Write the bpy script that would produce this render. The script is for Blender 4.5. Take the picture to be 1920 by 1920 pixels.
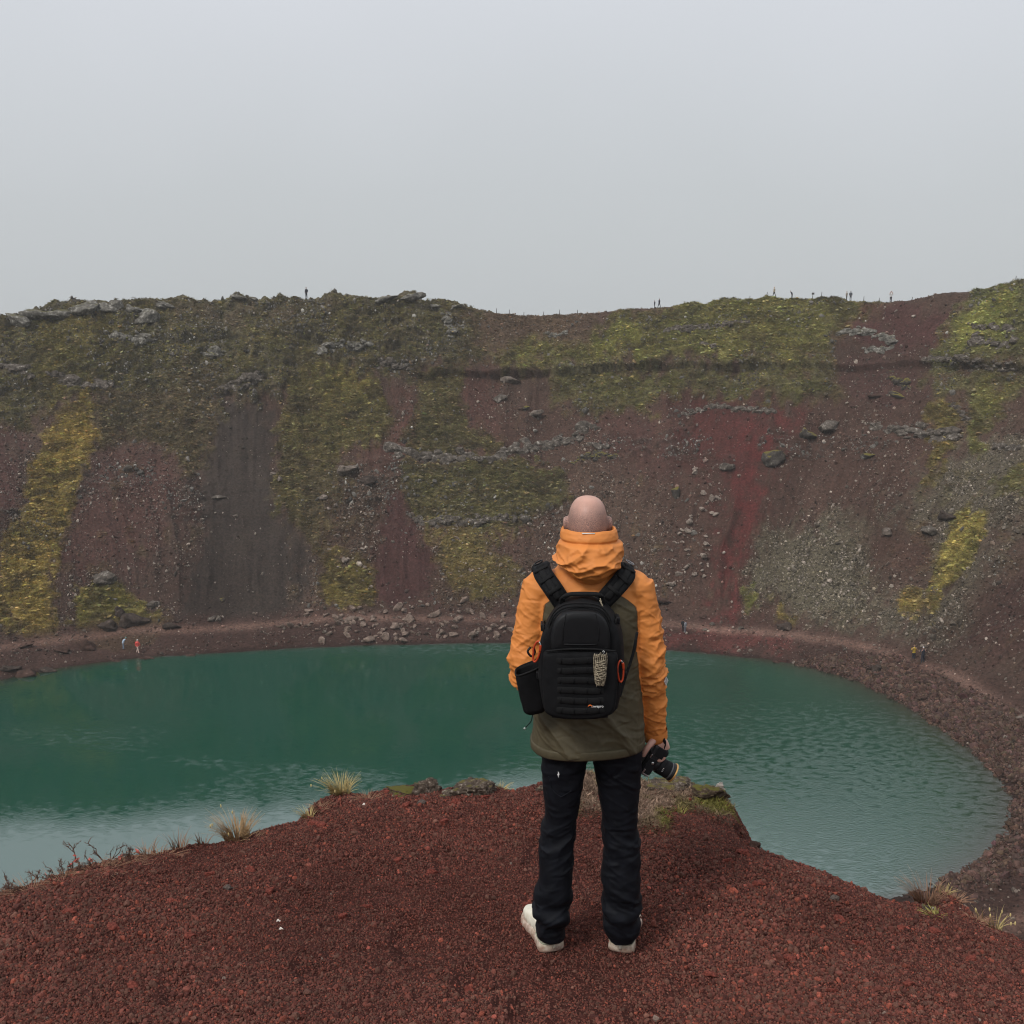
# A flooded volcanic crater in fog; a hiker with a camera stands on a red gravel lip, back to us.
import bpy, bmesh, math, random
import numpy as np
from mathutils import Vector, Matrix, Euler

for o in list(bpy.data.objects):
    bpy.data.objects.remove(o, do_unlink=True)
scene = bpy.context.scene
COL = scene.collection
rng = np.random.default_rng(11)
random.seed(11)

# ------------------------------------------------------------------ camera
FPX, HORIZON_Y, CAM_Z = 1844.0, 662.0, 36.0      # focal length and horizon in the photo's pixels; lake level is z = 0
PITCH = math.atan((960 - HORIZON_Y) / FPX)
cam_d = bpy.data.cameras.new('camera')
cam = bpy.data.objects.new('camera', cam_d); COL.objects.link(cam)
cam.location = (0, 0, CAM_Z)
cam.rotation_euler = (math.pi / 2 - PITCH, 0, 0)
cam_d.sensor_fit = 'HORIZONTAL'; cam_d.sensor_width = 36
cam_d.angle = 2 * math.atan(960 / FPX)
cam_d.clip_start = 0.05; cam_d.clip_end = 4000
scene.camera = cam

# ------------------------------------------------------------------ sky and sun (thick overcast)
SUN_EL, SUN_AZ = math.radians(46), math.radians(222)      # behind the camera, to the left
world = bpy.data.worlds.new('World'); scene.world = world; world.use_nodes = True
nt = world.node_tree; nt.nodes.clear()
def N(nt, typ, **kw):
    n = nt.nodes.new(typ)
    for k, v in kw.items():
        setattr(n, k, v)
    return n
out = N(nt, 'ShaderNodeOutputWorld'); bg = N(nt, 'ShaderNodeBackground')
sky = N(nt, 'ShaderNodeTexSky', sky_type='NISHITA'); sky.sun_disc = False
sky.sun_elevation = SUN_EL; sky.sun_rotation = SUN_AZ; sky.dust_density = 6; sky.air_density = 2
sk = N(nt, 'ShaderNodeVectorMath', operation='SCALE'); sk.inputs['Scale'].default_value = 0.08
nt.links.new(sky.outputs[0], sk.inputs[0])
tc = N(nt, 'ShaderNodeTexCoord'); sep = N(nt, 'ShaderNodeSeparateXYZ')
nt.links.new(tc.outputs['Generated'], sep.inputs[0])
# overcast luminance rises from the horizon towards the zenith
ramp = N(nt, 'ShaderNodeValToRGB')
nz = N(nt, 'ShaderNodeTexNoise'); nz.inputs['Scale'].default_value = 2.2; nz.inputs['Detail'].default_value = 3
nt.links.new(tc.outputs['Generated'], nz.inputs['Vector'])
ma = N(nt, 'ShaderNodeMath', operation='MULTIPLY_ADD'); ma.inputs[1].default_value = 0.16; 
nt.links.new(nz.outputs['Fac'], ma.inputs[0]); nt.links.new(sep.outputs['Z'], ma.inputs[2])
sb = N(nt, 'ShaderNodeMath', operation='SUBTRACT'); sb.inputs[1].default_value = 0.08
nt.links.new(ma.outputs[0], sb.inputs[0])
nt.links.new(sb.outputs[0], ramp.inputs[0])
cr = ramp.color_ramp
cr.elements[0].position = 0.0;  cr.elements[0].color = (0.455, 0.482, 0.497, 1)
cr.elements[1].position = 1.0;  cr.elements[1].color = (0.80, 0.815, 0.86, 1)
e = cr.elements.new(0.14); e.color = (0.492, 0.518, 0.542, 1)
e = cr.elements.new(0.42); e.color = (0.64, 0.66, 0.71, 1)
mixw = N(nt, 'ShaderNodeMix', data_type='RGBA'); mixw.inputs[0].default_value = 0.93
nt.links.new(sk.outputs[0], mixw.inputs['A']); nt.links.new(ramp.outputs[0], mixw.inputs['B'])
nt.links.new(mixw.outputs['Result'], bg.inputs[0]); bg.inputs[1].default_value = 0.93
nt.links.new(bg.outputs[0], out.inputs[0])

sun_d = bpy.data.lights.new('sun', 'SUN'); sun_d.energy = 1.5; sun_d.angle = math.radians(16)
sun_d.color = (1.0, 0.97, 0.93)
sun = bpy.data.objects.new('sun', sun_d); COL.objects.link(sun)
sun.rotation_euler = (math.pi / 2 - SUN_EL, 0, math.pi - SUN_AZ)
sun.location = (0, -30, 90)

vs = scene.view_settings
vs.view_transform = 'Standard'; vs.look = 'None'; vs.exposure = 0.36; vs.gamma = 1.0; vs.use_curve_mapping = False
scene.render.engine = 'CYCLES'
cy = scene.cycles
cy.use_denoising = True
cy.max_bounces = 6; cy.diffuse_bounces = 2; cy.glossy_bounces = 2; cy.transmission_bounces = 3; cy.volume_bounces = 0
cy.caustics_reflective = False; cy.caustics_refractive = False
cy.sample_clamp_indirect = 4.0
cy.filter_width = 1.1

# ------------------------------------------------------------------ helpers
def srgb(r, g, b, gain=1.0):
    out = []
    for c in (r, g, b):
        c /= 255.0
        out.append((c / 12.92 if c <= 0.04045 else ((c + 0.055) / 1.055) ** 2.4) * gain)
    return tuple(out)

def ray(px, py):
    """direction through a photo pixel"""
    u, v = (px - 960) / FPX, -(py - 960) / FPX
    return np.array([u, math.cos(PITCH) + v * math.sin(PITCH), -math.sin(PITCH) + v * math.cos(PITCH)])
def on_z(px, py, z):
    d = ray(px, py); return d * ((z - CAM_Z) / d[2]) + np.array([0, 0, CAM_Z])
def on_y(px, py, y):
    d = ray(px, py); return d * (y / d[1]) + np.array([0, 0, CAM_Z])

def _hash(ix, iy, iz, seed):
    h = (ix.astype(np.int64) * 374761393 + iy.astype(np.int64) * 668265263 + iz.astype(np.int64) * 2147483647 + seed * 974711) & 0xFFFFFFFF
    h = ((h ^ (h >> 13)) * 1274126177) & 0xFFFFFFFF
    h = ((h ^ (h >> 16)) * 2246822519) & 0xFFFFFFFF
    return ((h ^ (h >> 15)) & 0xFFFFFF) / float(0xFFFFFF)
def vnoise(x, y, z=None, seed=0):
    """value noise in -1..1 on arrays"""
    x = np.asarray(x, float); y = np.asarray(y, float)
    if z is None:
        ix, iy = np.floor(x), np.floor(y); fx, fy = x - ix, y - iy
        fx = fx * fx * fx * (fx * (fx * 6 - 15) + 10); fy = fy * fy * fy * (fy * (fy * 6 - 15) + 10)
        zz = np.zeros_like(ix)
        a, b = _hash(ix, iy, zz, seed), _hash(ix + 1, iy, zz, seed)
        c, d = _hash(ix, iy + 1, zz, seed), _hash(ix + 1, iy + 1, zz, seed)
        return ((a + (b - a) * fx) * (1 - fy) + (c + (d - c) * fx) * fy) * 2 - 1
    z = np.asarray(z, float)
    iz = np.floor(z); fz = z - iz; fz = fz * fz * (3 - 2 * fz)
    ix, iy = np.floor(x), np.floor(y); fx, fy = x - ix, y - iy
    fx = fx * fx * (3 - 2 * fx); fy = fy * fy * (3 - 2 * fy)
    r = 0
    for k, wz in ((0, 1 - fz), (1, fz)):
        a, b = _hash(ix, iy, iz + k, seed), _hash(ix + 1, iy, iz + k, seed)
        c, d = _hash(ix, iy + 1, iz + k, seed), _hash(ix + 1, iy + 1, iz + k, seed)
        r = r + wz * ((a + (b - a) * fx) * (1 - fy) + (c + (d - c) * fx) * fy)
    return r * 2 - 1
def fbm(x, y, z=None, octaves=4, seed=0, gain=0.5, ridged=False):
    t, amp, s, tot = 0.0, 1.0, 1.0, 0.0
    for k in range(octaves):
        n = vnoise(x * s + 17.3 * k, y * s - 9.1 * k, None if z is None else z * s + 5.7 * k, seed + k)
        if ridged:
            n = 1 - 2 * np.abs(n)
        t = t + n * amp; tot += amp; amp *= gain; s *= 2.03
    return t / tot
def sstep(a, b, x):
    t = np.clip((x - a) / (b - a), 0, 1); return t * t * (3 - 2 * t)

def poly_sd(px, py, poly):
    """signed distance to a polygon (negative inside), arrays of points"""
    P = np.asarray(poly, float); Q = np.roll(P, -1, axis=0)
    d2 = np.full(px.shape, 1e18); inside = np.zeros(px.shape, bool)
    for (ax, ay), (bx, by) in zip(P, Q):
        ex, ey = bx - ax, by - ay
        t = np.clip(((px - ax) * ex + (py - ay) * ey) / (ex * ex + ey * ey + 1e-12), 0, 1)
        d2 = np.minimum(d2, (px - ax - ex * t) ** 2 + (py - ay - ey * t) ** 2)
        if ay != by:
            c = ((ay > py) != (by > py)) & (px < (bx - ax) * (py - ay) / (by - ay) + ax)
            inside ^= c
    d = np.sqrt(d2)
    return np.where(inside, -d, d)

def tag(o, label=None, cat=None, group=None, kind=None):
    if label: o['label'] = label
    if cat: o['category'] = cat
    if group: o['group'] = group
    if kind: o['kind'] = kind
    return o
def empty(name, loc=(0, 0, 0), rz=0):
    o = bpy.data.objects.new(name, None); o.empty_display_size = 0.2
    o.location = loc; o.rotation_euler = (0, 0, rz); COL.objects.link(o); return o
def mesh_obj(name, verts, faces, mat=None, parent=None, smooth=True, link=True):
    me = bpy.data.meshes.new(name)
    me.from_pydata([tuple(v) for v in verts], [], [tuple(int(i) for i in f) for f in faces])
    me.update()
    if smooth: me.polygons.foreach_set('use_smooth', [True] * len(me.polygons))
    if mat is not None:
        for m in (mat if isinstance(mat, (list, tuple)) else [mat]): me.materials.append(m)
    o = bpy.data.objects.new(name, me)
    if link: COL.objects.link(o)
    if parent is not None: o.parent = parent
    return o
def grid_mesh(name, V, mat, close_u=False):
    """V: rows x cols x 3 array"""
    R, C, _ = V.shape
    me = bpy.data.meshes.new(name)
    me.vertices.add(R * C); me.vertices.foreach_set('co', V.reshape(-1).astype(np.float32))
    r, c = np.meshgrid(np.arange(R - 1), np.arange(C if close_u else C - 1), indexing='ij')
    c2 = (c + 1) % C
    q = np.stack([r * C + c, r * C + c2, (r + 1) * C + c2, (r + 1) * C + c], -1).reshape(-1, 4)
    n = len(q)
    me.loops.add(n * 4); me.loops.foreach_set('vertex_index', q.reshape(-1).astype(np.int32))
    me.polygons.add(n); me.polygons.foreach_set('loop_start', np.arange(0, n * 4, 4, dtype=np.int32))
    me.polygons.foreach_set('loop_total', np.full(n, 4, np.int32))
    me.polygons.foreach_set('use_smooth', np.ones(n, bool))
    me.update(calc_edges=True); me.validate()
    me.materials.append(mat)
    o = bpy.data.objects.new(name, me); COL.objects.link(o); return o
def set_col(me, name, arr):
    a = me.attributes.new(name, 'FLOAT_COLOR', 'POINT')
    full = np.ones((len(me.vertices), 4), np.float32); full[:, :arr.shape[1]] = arr
    a.data.foreach_set('color', full.reshape(-1))
def set_f(me, name, arr):
    a = me.attributes.new(name, 'FLOAT', 'POINT'); a.data.foreach_set('value', np.asarray(arr, np.float32))
def set_v(me, name, arr):
    a = me.attributes.new(name, 'FLOAT_VECTOR', 'POINT'); a.data.foreach_set('vector', np.asarray(arr, np.float32).reshape(-1))
def set_i(me, name, arr):
    a = me.attributes.new(name, 'INT', 'POINT'); a.data.foreach_set('value', np.asarray(arr, np.int32))

def new_mat(name, color=(0.5, 0.5, 0.5), rough=0.8, spec=0.3, metal=0.0):
    m = bpy.data.materials.new(name); m.use_nodes = True
    b = m.node_tree.nodes['Principled BSDF']
    b.inputs['Base Color'].default_value = (*color[:3], 1); b.inputs['Roughness'].default_value = rough
    b.inputs['Specular IOR Level'].default_value = spec; b.inputs['Metallic'].default_value = metal
    m.diffuse_color = (*color[:3], 1)
    return m
def link(m, a, b): m.node_tree.links.new(a, b)
def bsdf(m): return m.node_tree.nodes['Principled BSDF']
def noisy(name, color, rough=0.85, spec=0.2, var=0.35, scale=8.0, bump=0.3, dist=0.01, coord='Object', detail=6, metal=0.0, color2=None, hi=0.0):
    """plain colour with procedural mottling and relief"""
    m = new_mat(name, color, rough, spec, metal); nt = m.node_tree
    t = N(nt, 'ShaderNodeTexCoord'); n = N(nt, 'ShaderNodeTexNoise'); n.inputs['Scale'].default_value = scale; n.inputs['Detail'].default_value = detail
    nt.links.new(t.outputs[coord], n.inputs['Vector'])
    mx = N(nt, 'ShaderNodeMix', data_type='RGBA')
    c2 = color2 or tuple(c * (1 + var) for c in color)
    c1 = tuple(c * (1 - var) for c in color) if color2 is None else color
    mx.inputs['A'].default_value = (*c1[:3], 1); mx.inputs['B'].default_value = (*c2[:3], 1)
    mr = N(nt, 'ShaderNodeMapRange'); mr.inputs['From Min'].default_value = 0.32; mr.inputs['From Max'].default_value = 0.68
    nt.links.new(n.outputs['Fac'], mr.inputs['Value']); nt.links.new(mr.outputs[0], mx.inputs['Factor'])
    nt.links.new(mx.outputs['Result'], bsdf(m).inputs['Base Color'])
    n2 = N(nt, 'ShaderNodeTexNoise'); n2.inputs['Scale'].default_value = scale * 3; n2.inputs['Detail'].default_value = detail
    nt.links.new(t.outputs[coord], n2.inputs['Vector'])
    bp = N(nt, 'ShaderNodeBump'); bp.inputs['Strength'].default_value = bump; bp.inputs['Distance'].default_value = dist
    nt.links.new(n2.outputs['Fac'], bp.inputs['Height']); nt.links.new(bp.outputs[0], bsdf(m).inputs['Normal'])
    return m

# scatter: points carry rotation, scale, colour and pick; geometry nodes put instances on them
_pool_n = 0
def pool(name, objs):
    c = bpy.data.collections.new(name)
    for o in objs: c.objects.link(o)
    return c
def scatter(name, pts, rot, scl, col, coll, pick, mat):
    me = bpy.data.meshes.new(name)
    me.vertices.add(len(pts)); me.vertices.foreach_set('co', np.asarray(pts, np.float32).reshape(-1)); me.update()
    set_v(me, 'irot', rot); set_v(me, 'iscl', scl); set_i(me, 'ipick', pick); set_col(me, 'icol', np.asarray(col, np.float32))
    me.materials.append(mat)
    o = bpy.data.objects.new(name, me); COL.objects.link(o)
    g = bpy.data.node_groups.new(name + '_scatter', 'GeometryNodeTree')
    g.interface.new_socket('Geometry', in_out='INPUT', socket_type='NodeSocketGeometry')
    g.interface.new_socket('Geometry', in_out='OUTPUT', socket_type='NodeSocketGeometry')
    gi, go = N(g, 'NodeGroupInput'), N(g, 'NodeGroupOutput')
    ci = N(g, 'GeometryNodeCollectionInfo'); ci.inputs['Collection'].default_value = coll
    ci.inputs['Separate Children'].default_value = True; ci.inputs['Reset Children'].default_value = True
    ip = N(g, 'GeometryNodeInstanceOnPoints'); ip.inputs['Pick Instance'].default_value = True
    def att(nm, t):
        a = N(g, 'GeometryNodeInputNamedAttribute', data_type=t); a.inputs['Name'].default_value = nm; return a.outputs['Attribute']
    er = N(g, 'FunctionNodeEulerToRotation')
    g.links.new(att('irot', 'FLOAT_VECTOR'), er.inputs[0])
    g.links.new(gi.outputs[0], ip.inputs['Points']); g.links.new(ci.outputs[0], ip.inputs['Instance'])
    g.links.new(att('ipick', 'INT'), ip.inputs['Instance Index'])
    g.links.new(er.outputs[0], ip.inputs['Rotation']); g.links.new(att('iscl', 'FLOAT_VECTOR'), ip.inputs['Scale'])
    g.links.new(ip.outputs[0], go.inputs[0])
    md = o.modifiers.new('scatter', 'NODES'); md.node_group = g
    return o
def instanced_mat(name, rough=0.9, spec=0.15, var=0.4, scale=3.0, translucent=False):
    m = new_mat(name, (0.2, 0.15, 0.1), rough, spec); nt = m.node_tree
    a = N(nt, 'ShaderNodeAttribute', attribute_type='INSTANCER', attribute_name='icol')
    t = N(nt, 'ShaderNodeTexCoord'); n = N(nt, 'ShaderNodeTexNoise'); n.inputs['Scale'].default_value = scale; n.inputs['Detail'].default_value = 5
    nt.links.new(t.outputs['Object'], n.inputs['Vector'])
    mr = N(nt, 'ShaderNodeMapRange'); mr.inputs['From Min'].default_value = 0.3; mr.inputs['From Max'].default_value = 0.7
    mr.inputs['To Min'].default_value = 1 - var; mr.inputs['To Max'].default_value = 1 + var
    nt.links.new(n.outputs['Fac'], mr.inputs['Value'])
    sc = N(nt, 'ShaderNodeVectorMath', operation='SCALE'); nt.links.new(a.outputs['Color'], sc.inputs[0]); nt.links.new(mr.outputs[0], sc.inputs['Scale'])
    nt.links.new(sc.outputs[0], bsdf(m).inputs['Base Color'])
    return m

def rock_mesh(name, seed, sub=2, rough=0.28, squash=(1, 1, 1), cuts=5):
    """angular stone: an icosphere cut by random planes and roughened"""
    bm = bmesh.new(); bmesh.ops.create_icosphere(bm, subdivisions=sub, radius=1.0)
    r = np.random.default_rng(seed)
    P = np.array([v.co[:] for v in bm.verts])
    for k in range(cuts):
        n = r.normal(size=3); n /= np.linalg.norm(n); d = r.uniform(0.45, 0.8)
        h = P @ n; over = np.maximum(h - d, 0); P -= np.outer(over * 0.92, n)
    nn = fbm(P[:, 0] * 1.6 + seed * 3.1, P[:, 1] * 1.6, P[:, 2] * 1.6, 4, seed)
    L = np.linalg.norm(P, axis=1, keepdims=True)
    P = P * (1 + rough * nn[:, None]); P = P * np.array(squash)
    for v, p in zip(bm.verts, P): v.co = p
    me = bpy.data.meshes.new(name); bm.to_mesh(me); bm.free()
    me.polygons.foreach_set('use_smooth', [sub > 2] * len(me.polygons))
    return me
# ================================================================== crater: shore line, wall, lake
GAIN = 1.0
_shore = [(-57.1,105.3),(-52.9,109.1),(-45.2,113.1),(-36.3,115.2),(-23.8,117.8),(-13.4,118.9),(-0.7,119.6),(9,118.6),(19,116.5),(28.3,113.6),
          (33.8,110.4),(38.1,105.3),(40.9,97.2),(42.1,87.8),(42.1,80.6),(40.3,74.2),(36.5,68.4),(31.3,63.8),(24,60),(13,56.4),(-3,54.2),(-22,55.2),(-42,60.5),(-55,69),(-63,80),(-65,91),(-62.5,99.5)]
def closed_spline(pts, n_each=24):
    P = np.array(pts, float); out_ = []
    for i in range(len(P)):
        p0, p1, p2, p3 = P[i - 1], P[i], P[(i + 1) % len(P)], P[(i + 2) % len(P)]
        t = np.linspace(0, 1, n_each, endpoint=False)[:, None]
        out_.append(0.5 * ((2 * p1) + (-p0 + p2) * t + (2 * p0 - 5 * p1 + 4 * p2 - p3) * t ** 2 + (-p0 + 3 * p1 - 3 * p2 + p3) * t ** 3))
    return np.concatenate(out_)
SH = closed_spline(_shore)
seg = np.linalg.norm(np.roll(SH, -1, 0) - SH, axis=1); arc = np.concatenate([[0], np.cumsum(seg)]); PER = arc[-1]
NS = 1200
aa = np.linspace(0, PER, NS, endpoint=False)
SH = np.stack([np.interp(aa, arc, np.append(SH[:, k], SH[0, k])) for k in (0, 1)], 1)
tan = np.roll(SH, -1, 0) - np.roll(SH, 1, 0)
k = np.hanning(161); k /= k.sum()
def circ(v):
    return np.convolve(np.concatenate([v[-200:], v, v[:200]]), k, 'same')[200:-200]
tan = np.stack([circ(tan[:, 0]), circ(tan[:, 1])], 1); tan /= np.linalg.norm(tan, axis=1, keepdims=True)
NRM = np.stack([-tan[:, 1], tan[:, 0]], 1)           # outward (curve runs clockwise seen from above)
if (NRM[np.argmax(SH[:, 1])][1]) < 0: NRM = -NRM
MID = SH + NRM * 27
mseg = np.linalg.norm(np.roll(MID, -1, 0) - MID, axis=1); marc = np.concatenate([[0], np.cumsum(mseg)]); MPER = marc[-1]

# rim heights: the skyline on the far side, gentler elsewhere
RIMW = 53.0
_sky = [(-300,610),(0,597),(60,585),(120,568),(200,563),(300,563),(440,558),(500,561),(570,561),(700,561),(770,551),(800,571),(830,567),(900,586),(960,591),(1060,593),(1150,583),(1230,578),(1350,566),(1450,561),(1560,557),(1640,566),(1700,563),(1760,549),(1830,544),(1920,525),(2200,500)]
RIM = SH + NRM * RIMW
HR = np.empty(NS)
for i in range(NS):
    x, y = RIM[i]
    HR[i] = np.nan
    if y > 60:
        z = 44.0
        for _ in range(3):
            depth = y * math.cos(PITCH) - (z - CAM_Z) * math.sin(PITCH)
            px = 960 + FPX * x / depth
            if px < -300 or px > 2200: z = np.nan; break
            py = np.interp(px, [p[0] for p in _sky], [p[1] for p in _sky])
            d = ray(px, py); z = CAM_Z + d[2] / d[1] * y
        HR[i] = z
ok = ~np.isnan(HR)
# hidden rim: blend down to the near rim where the camera stands
ang = np.arctan2(RIM[:, 1] - 88, RIM[:, 0] + 12)
idx = np.arange(NS)
near = np.argmin(np.hypot(RIM[:, 0], RIM[:, 1]))
xi = np.concatenate([idx[ok], [near]]); zi = np.concatenate([HR[ok], [33.0]])
o_ = np.argsort(xi); xi, zi = xi[o_], zi[o_]
HR = np.interp(idx, np.concatenate([xi - NS, xi, xi + NS]), np.concatenate([zi, zi, zi]))

PROF_S = np.array([-30, -6, 0, 3.5, 6.0, 8.5, 11, 20, 30, 38, 43.5, 49, 52, 53.5, 56, 70, 130, 420, 900])
PROF_Z = np.array([-7, -1.6, 0, .75, 1.15, 1.75, 3.2, 9.6, 17.3, 24.0, 29.6, 36.4, 40.2, 41.5, 41.3, 39, 30, 18, 10])
def prof(s, H):
    z = np.interp(s, PROF_S, PROF_Z)
    return np.where(z > 3.2, 3.2 + (z - 3.2) * (H - 3.2) / (41.5 - 3.2), z)
# smooth profile
_ss = np.linspace(-30, 900, 9301)
_pz = np.interp(_ss, PROF_S, PROF_Z); kk = np.hanning(23); kk /= kk.sum()
_pz = np.convolve(np.pad(_pz, 11, mode='edge'), kk, 'valid')
def base_z(s, H):
    z = np.interp(s, _ss, _pz)
    return np.where(z > 3.2, 3.2 + (z - 3.2) * (H - 3.2) / (41.5 - 3.2), z)

def wall_coords(x, y):
    """plan position -> (mid arc length, distance from shore, rim height)"""
    x = np.atleast_1d(x); y = np.atleast_1d(y)
    a_out, s_out, h_out = np.empty(len(x)), np.empty(len(x)), np.empty(len(x))
    for n in range(len(x)):
        # solve p = SH + NRM*s : tangential residual changes sign
        dx, dy = x[n] - SH[:, 0], y[n] - SH[:, 1]
        s = dx * NRM[:, 0] + dy * NRM[:, 1]
        r = dx * NRM[:, 1] - dy * NRM[:, 0]; t = np.abs(r) + np.where(s < -25, 1e3, 0)
        i = int(np.argmin(t)); k = (i + 1) % NS if r[i] * r[(i + 1) % NS] < 0 else i - 1; f = 0.0
        if r[i] * r[k] < 0: f = abs(r[i]) / (abs(r[i]) + abs(r[k]))
        da = marc[i + 1] - marc[i] if k == (i + 1) % NS else -(marc[i] - marc[i - 1] if i > 0 else MPER - marc[NS - 1])
        a_out[n] = marc[i] + f * da; s_out[n] = s[i] + f * (s[k] - s[i]); h_out[n] = HR[i] + f * (HR[k] - HR[i])
    return a_out, s_out, h_out
def wall_hit(px, py):
    """where the line of sight through a photo pixel meets the smooth crater wall"""
    d = ray(px, py); d = d / d[1]
    t = np.arange(50, 200, 1.0)
    P = d[None, :] * t[:, None]; z = P[:, 2] + CAM_Z
    a, s, h = wall_coords(P[:, 0], P[:, 1])
    diff = z - base_z(s, h)
    below = np.where(diff < 0)[0]
    i = below[0] if len(below) else len(t) - 1
    f = diff[i - 1] / (diff[i - 1] - diff[i] + 1e-9) if i > 0 else 0
    f = min(max(f, 0), 1)
    da = a[i] - a[i - 1]
    if abs(da) > MPER / 2: da = 0
    return a[i - 1] + da * f, s[i - 1] + (s[i] - s[i - 1]) * f

# column positions: fine where the photograph looks, coarse behind
a_l = wall_coords([-62.8 ], [98.5])[0][0]
a_l = marc[np.argmin(np.hypot(SH[:, 0] + 63.5, SH[:, 1] - 97))]
a_r = marc[np.argmin(np.hypot(SH[:, 0] - 20, SH[:, 1] - 58.5))]
# the curve starts at (-57,105) and runs clockwise: the visible stretch wraps through 0
fine = np.arange(a_l - MPER, a_r, 0.205)
coarse = np.arange(a_r, a_l, 1.5)
A = np.concatenate([fine, coarse])
S = np.concatenate([np.linspace(-14, -1, 10), np.arange(-0.6, 55, 0.165), np.arange(55, 62, 0.5), np.array([63, 66, 70, 76, 84, 95, 115, 150, 210, 300, 420, 600, 880])])
Aw = np.mod(A, MPER)
fi = np.interp(Aw, marc, np.arange(NS + 1))
def at_i(arr):
    ext = np.concatenate([arr, arr[:1]]); return np.interp(fi, np.arange(NS + 1), ext)
bx, by, nx, ny, Hc = at_i(SH[:, 0]), at_i(SH[:, 1]), at_i(NRM[:, 0]), at_i(NRM[:, 1]), at_i(HR)
nl = np.hypot(nx, ny); nx, ny = nx / nl, ny / nl
AA, SS = np.meshgrid(A, S); HH = np.broadcast_to(Hc, AA.shape)
X = bx[None] + nx[None] * SS; Y = by[None] + ny[None] * SS; Z = base_z(SS, HH)
# base normals (from profile slope)
dz = np.gradient(Z, axis=0) / np.gradient(SS, axis=0)
ln = np.sqrt(1 + dz ** 2); NX, NY, NZ = -dz * nx[None] / ln, -dz * ny[None] / ln, 1 / ln

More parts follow.
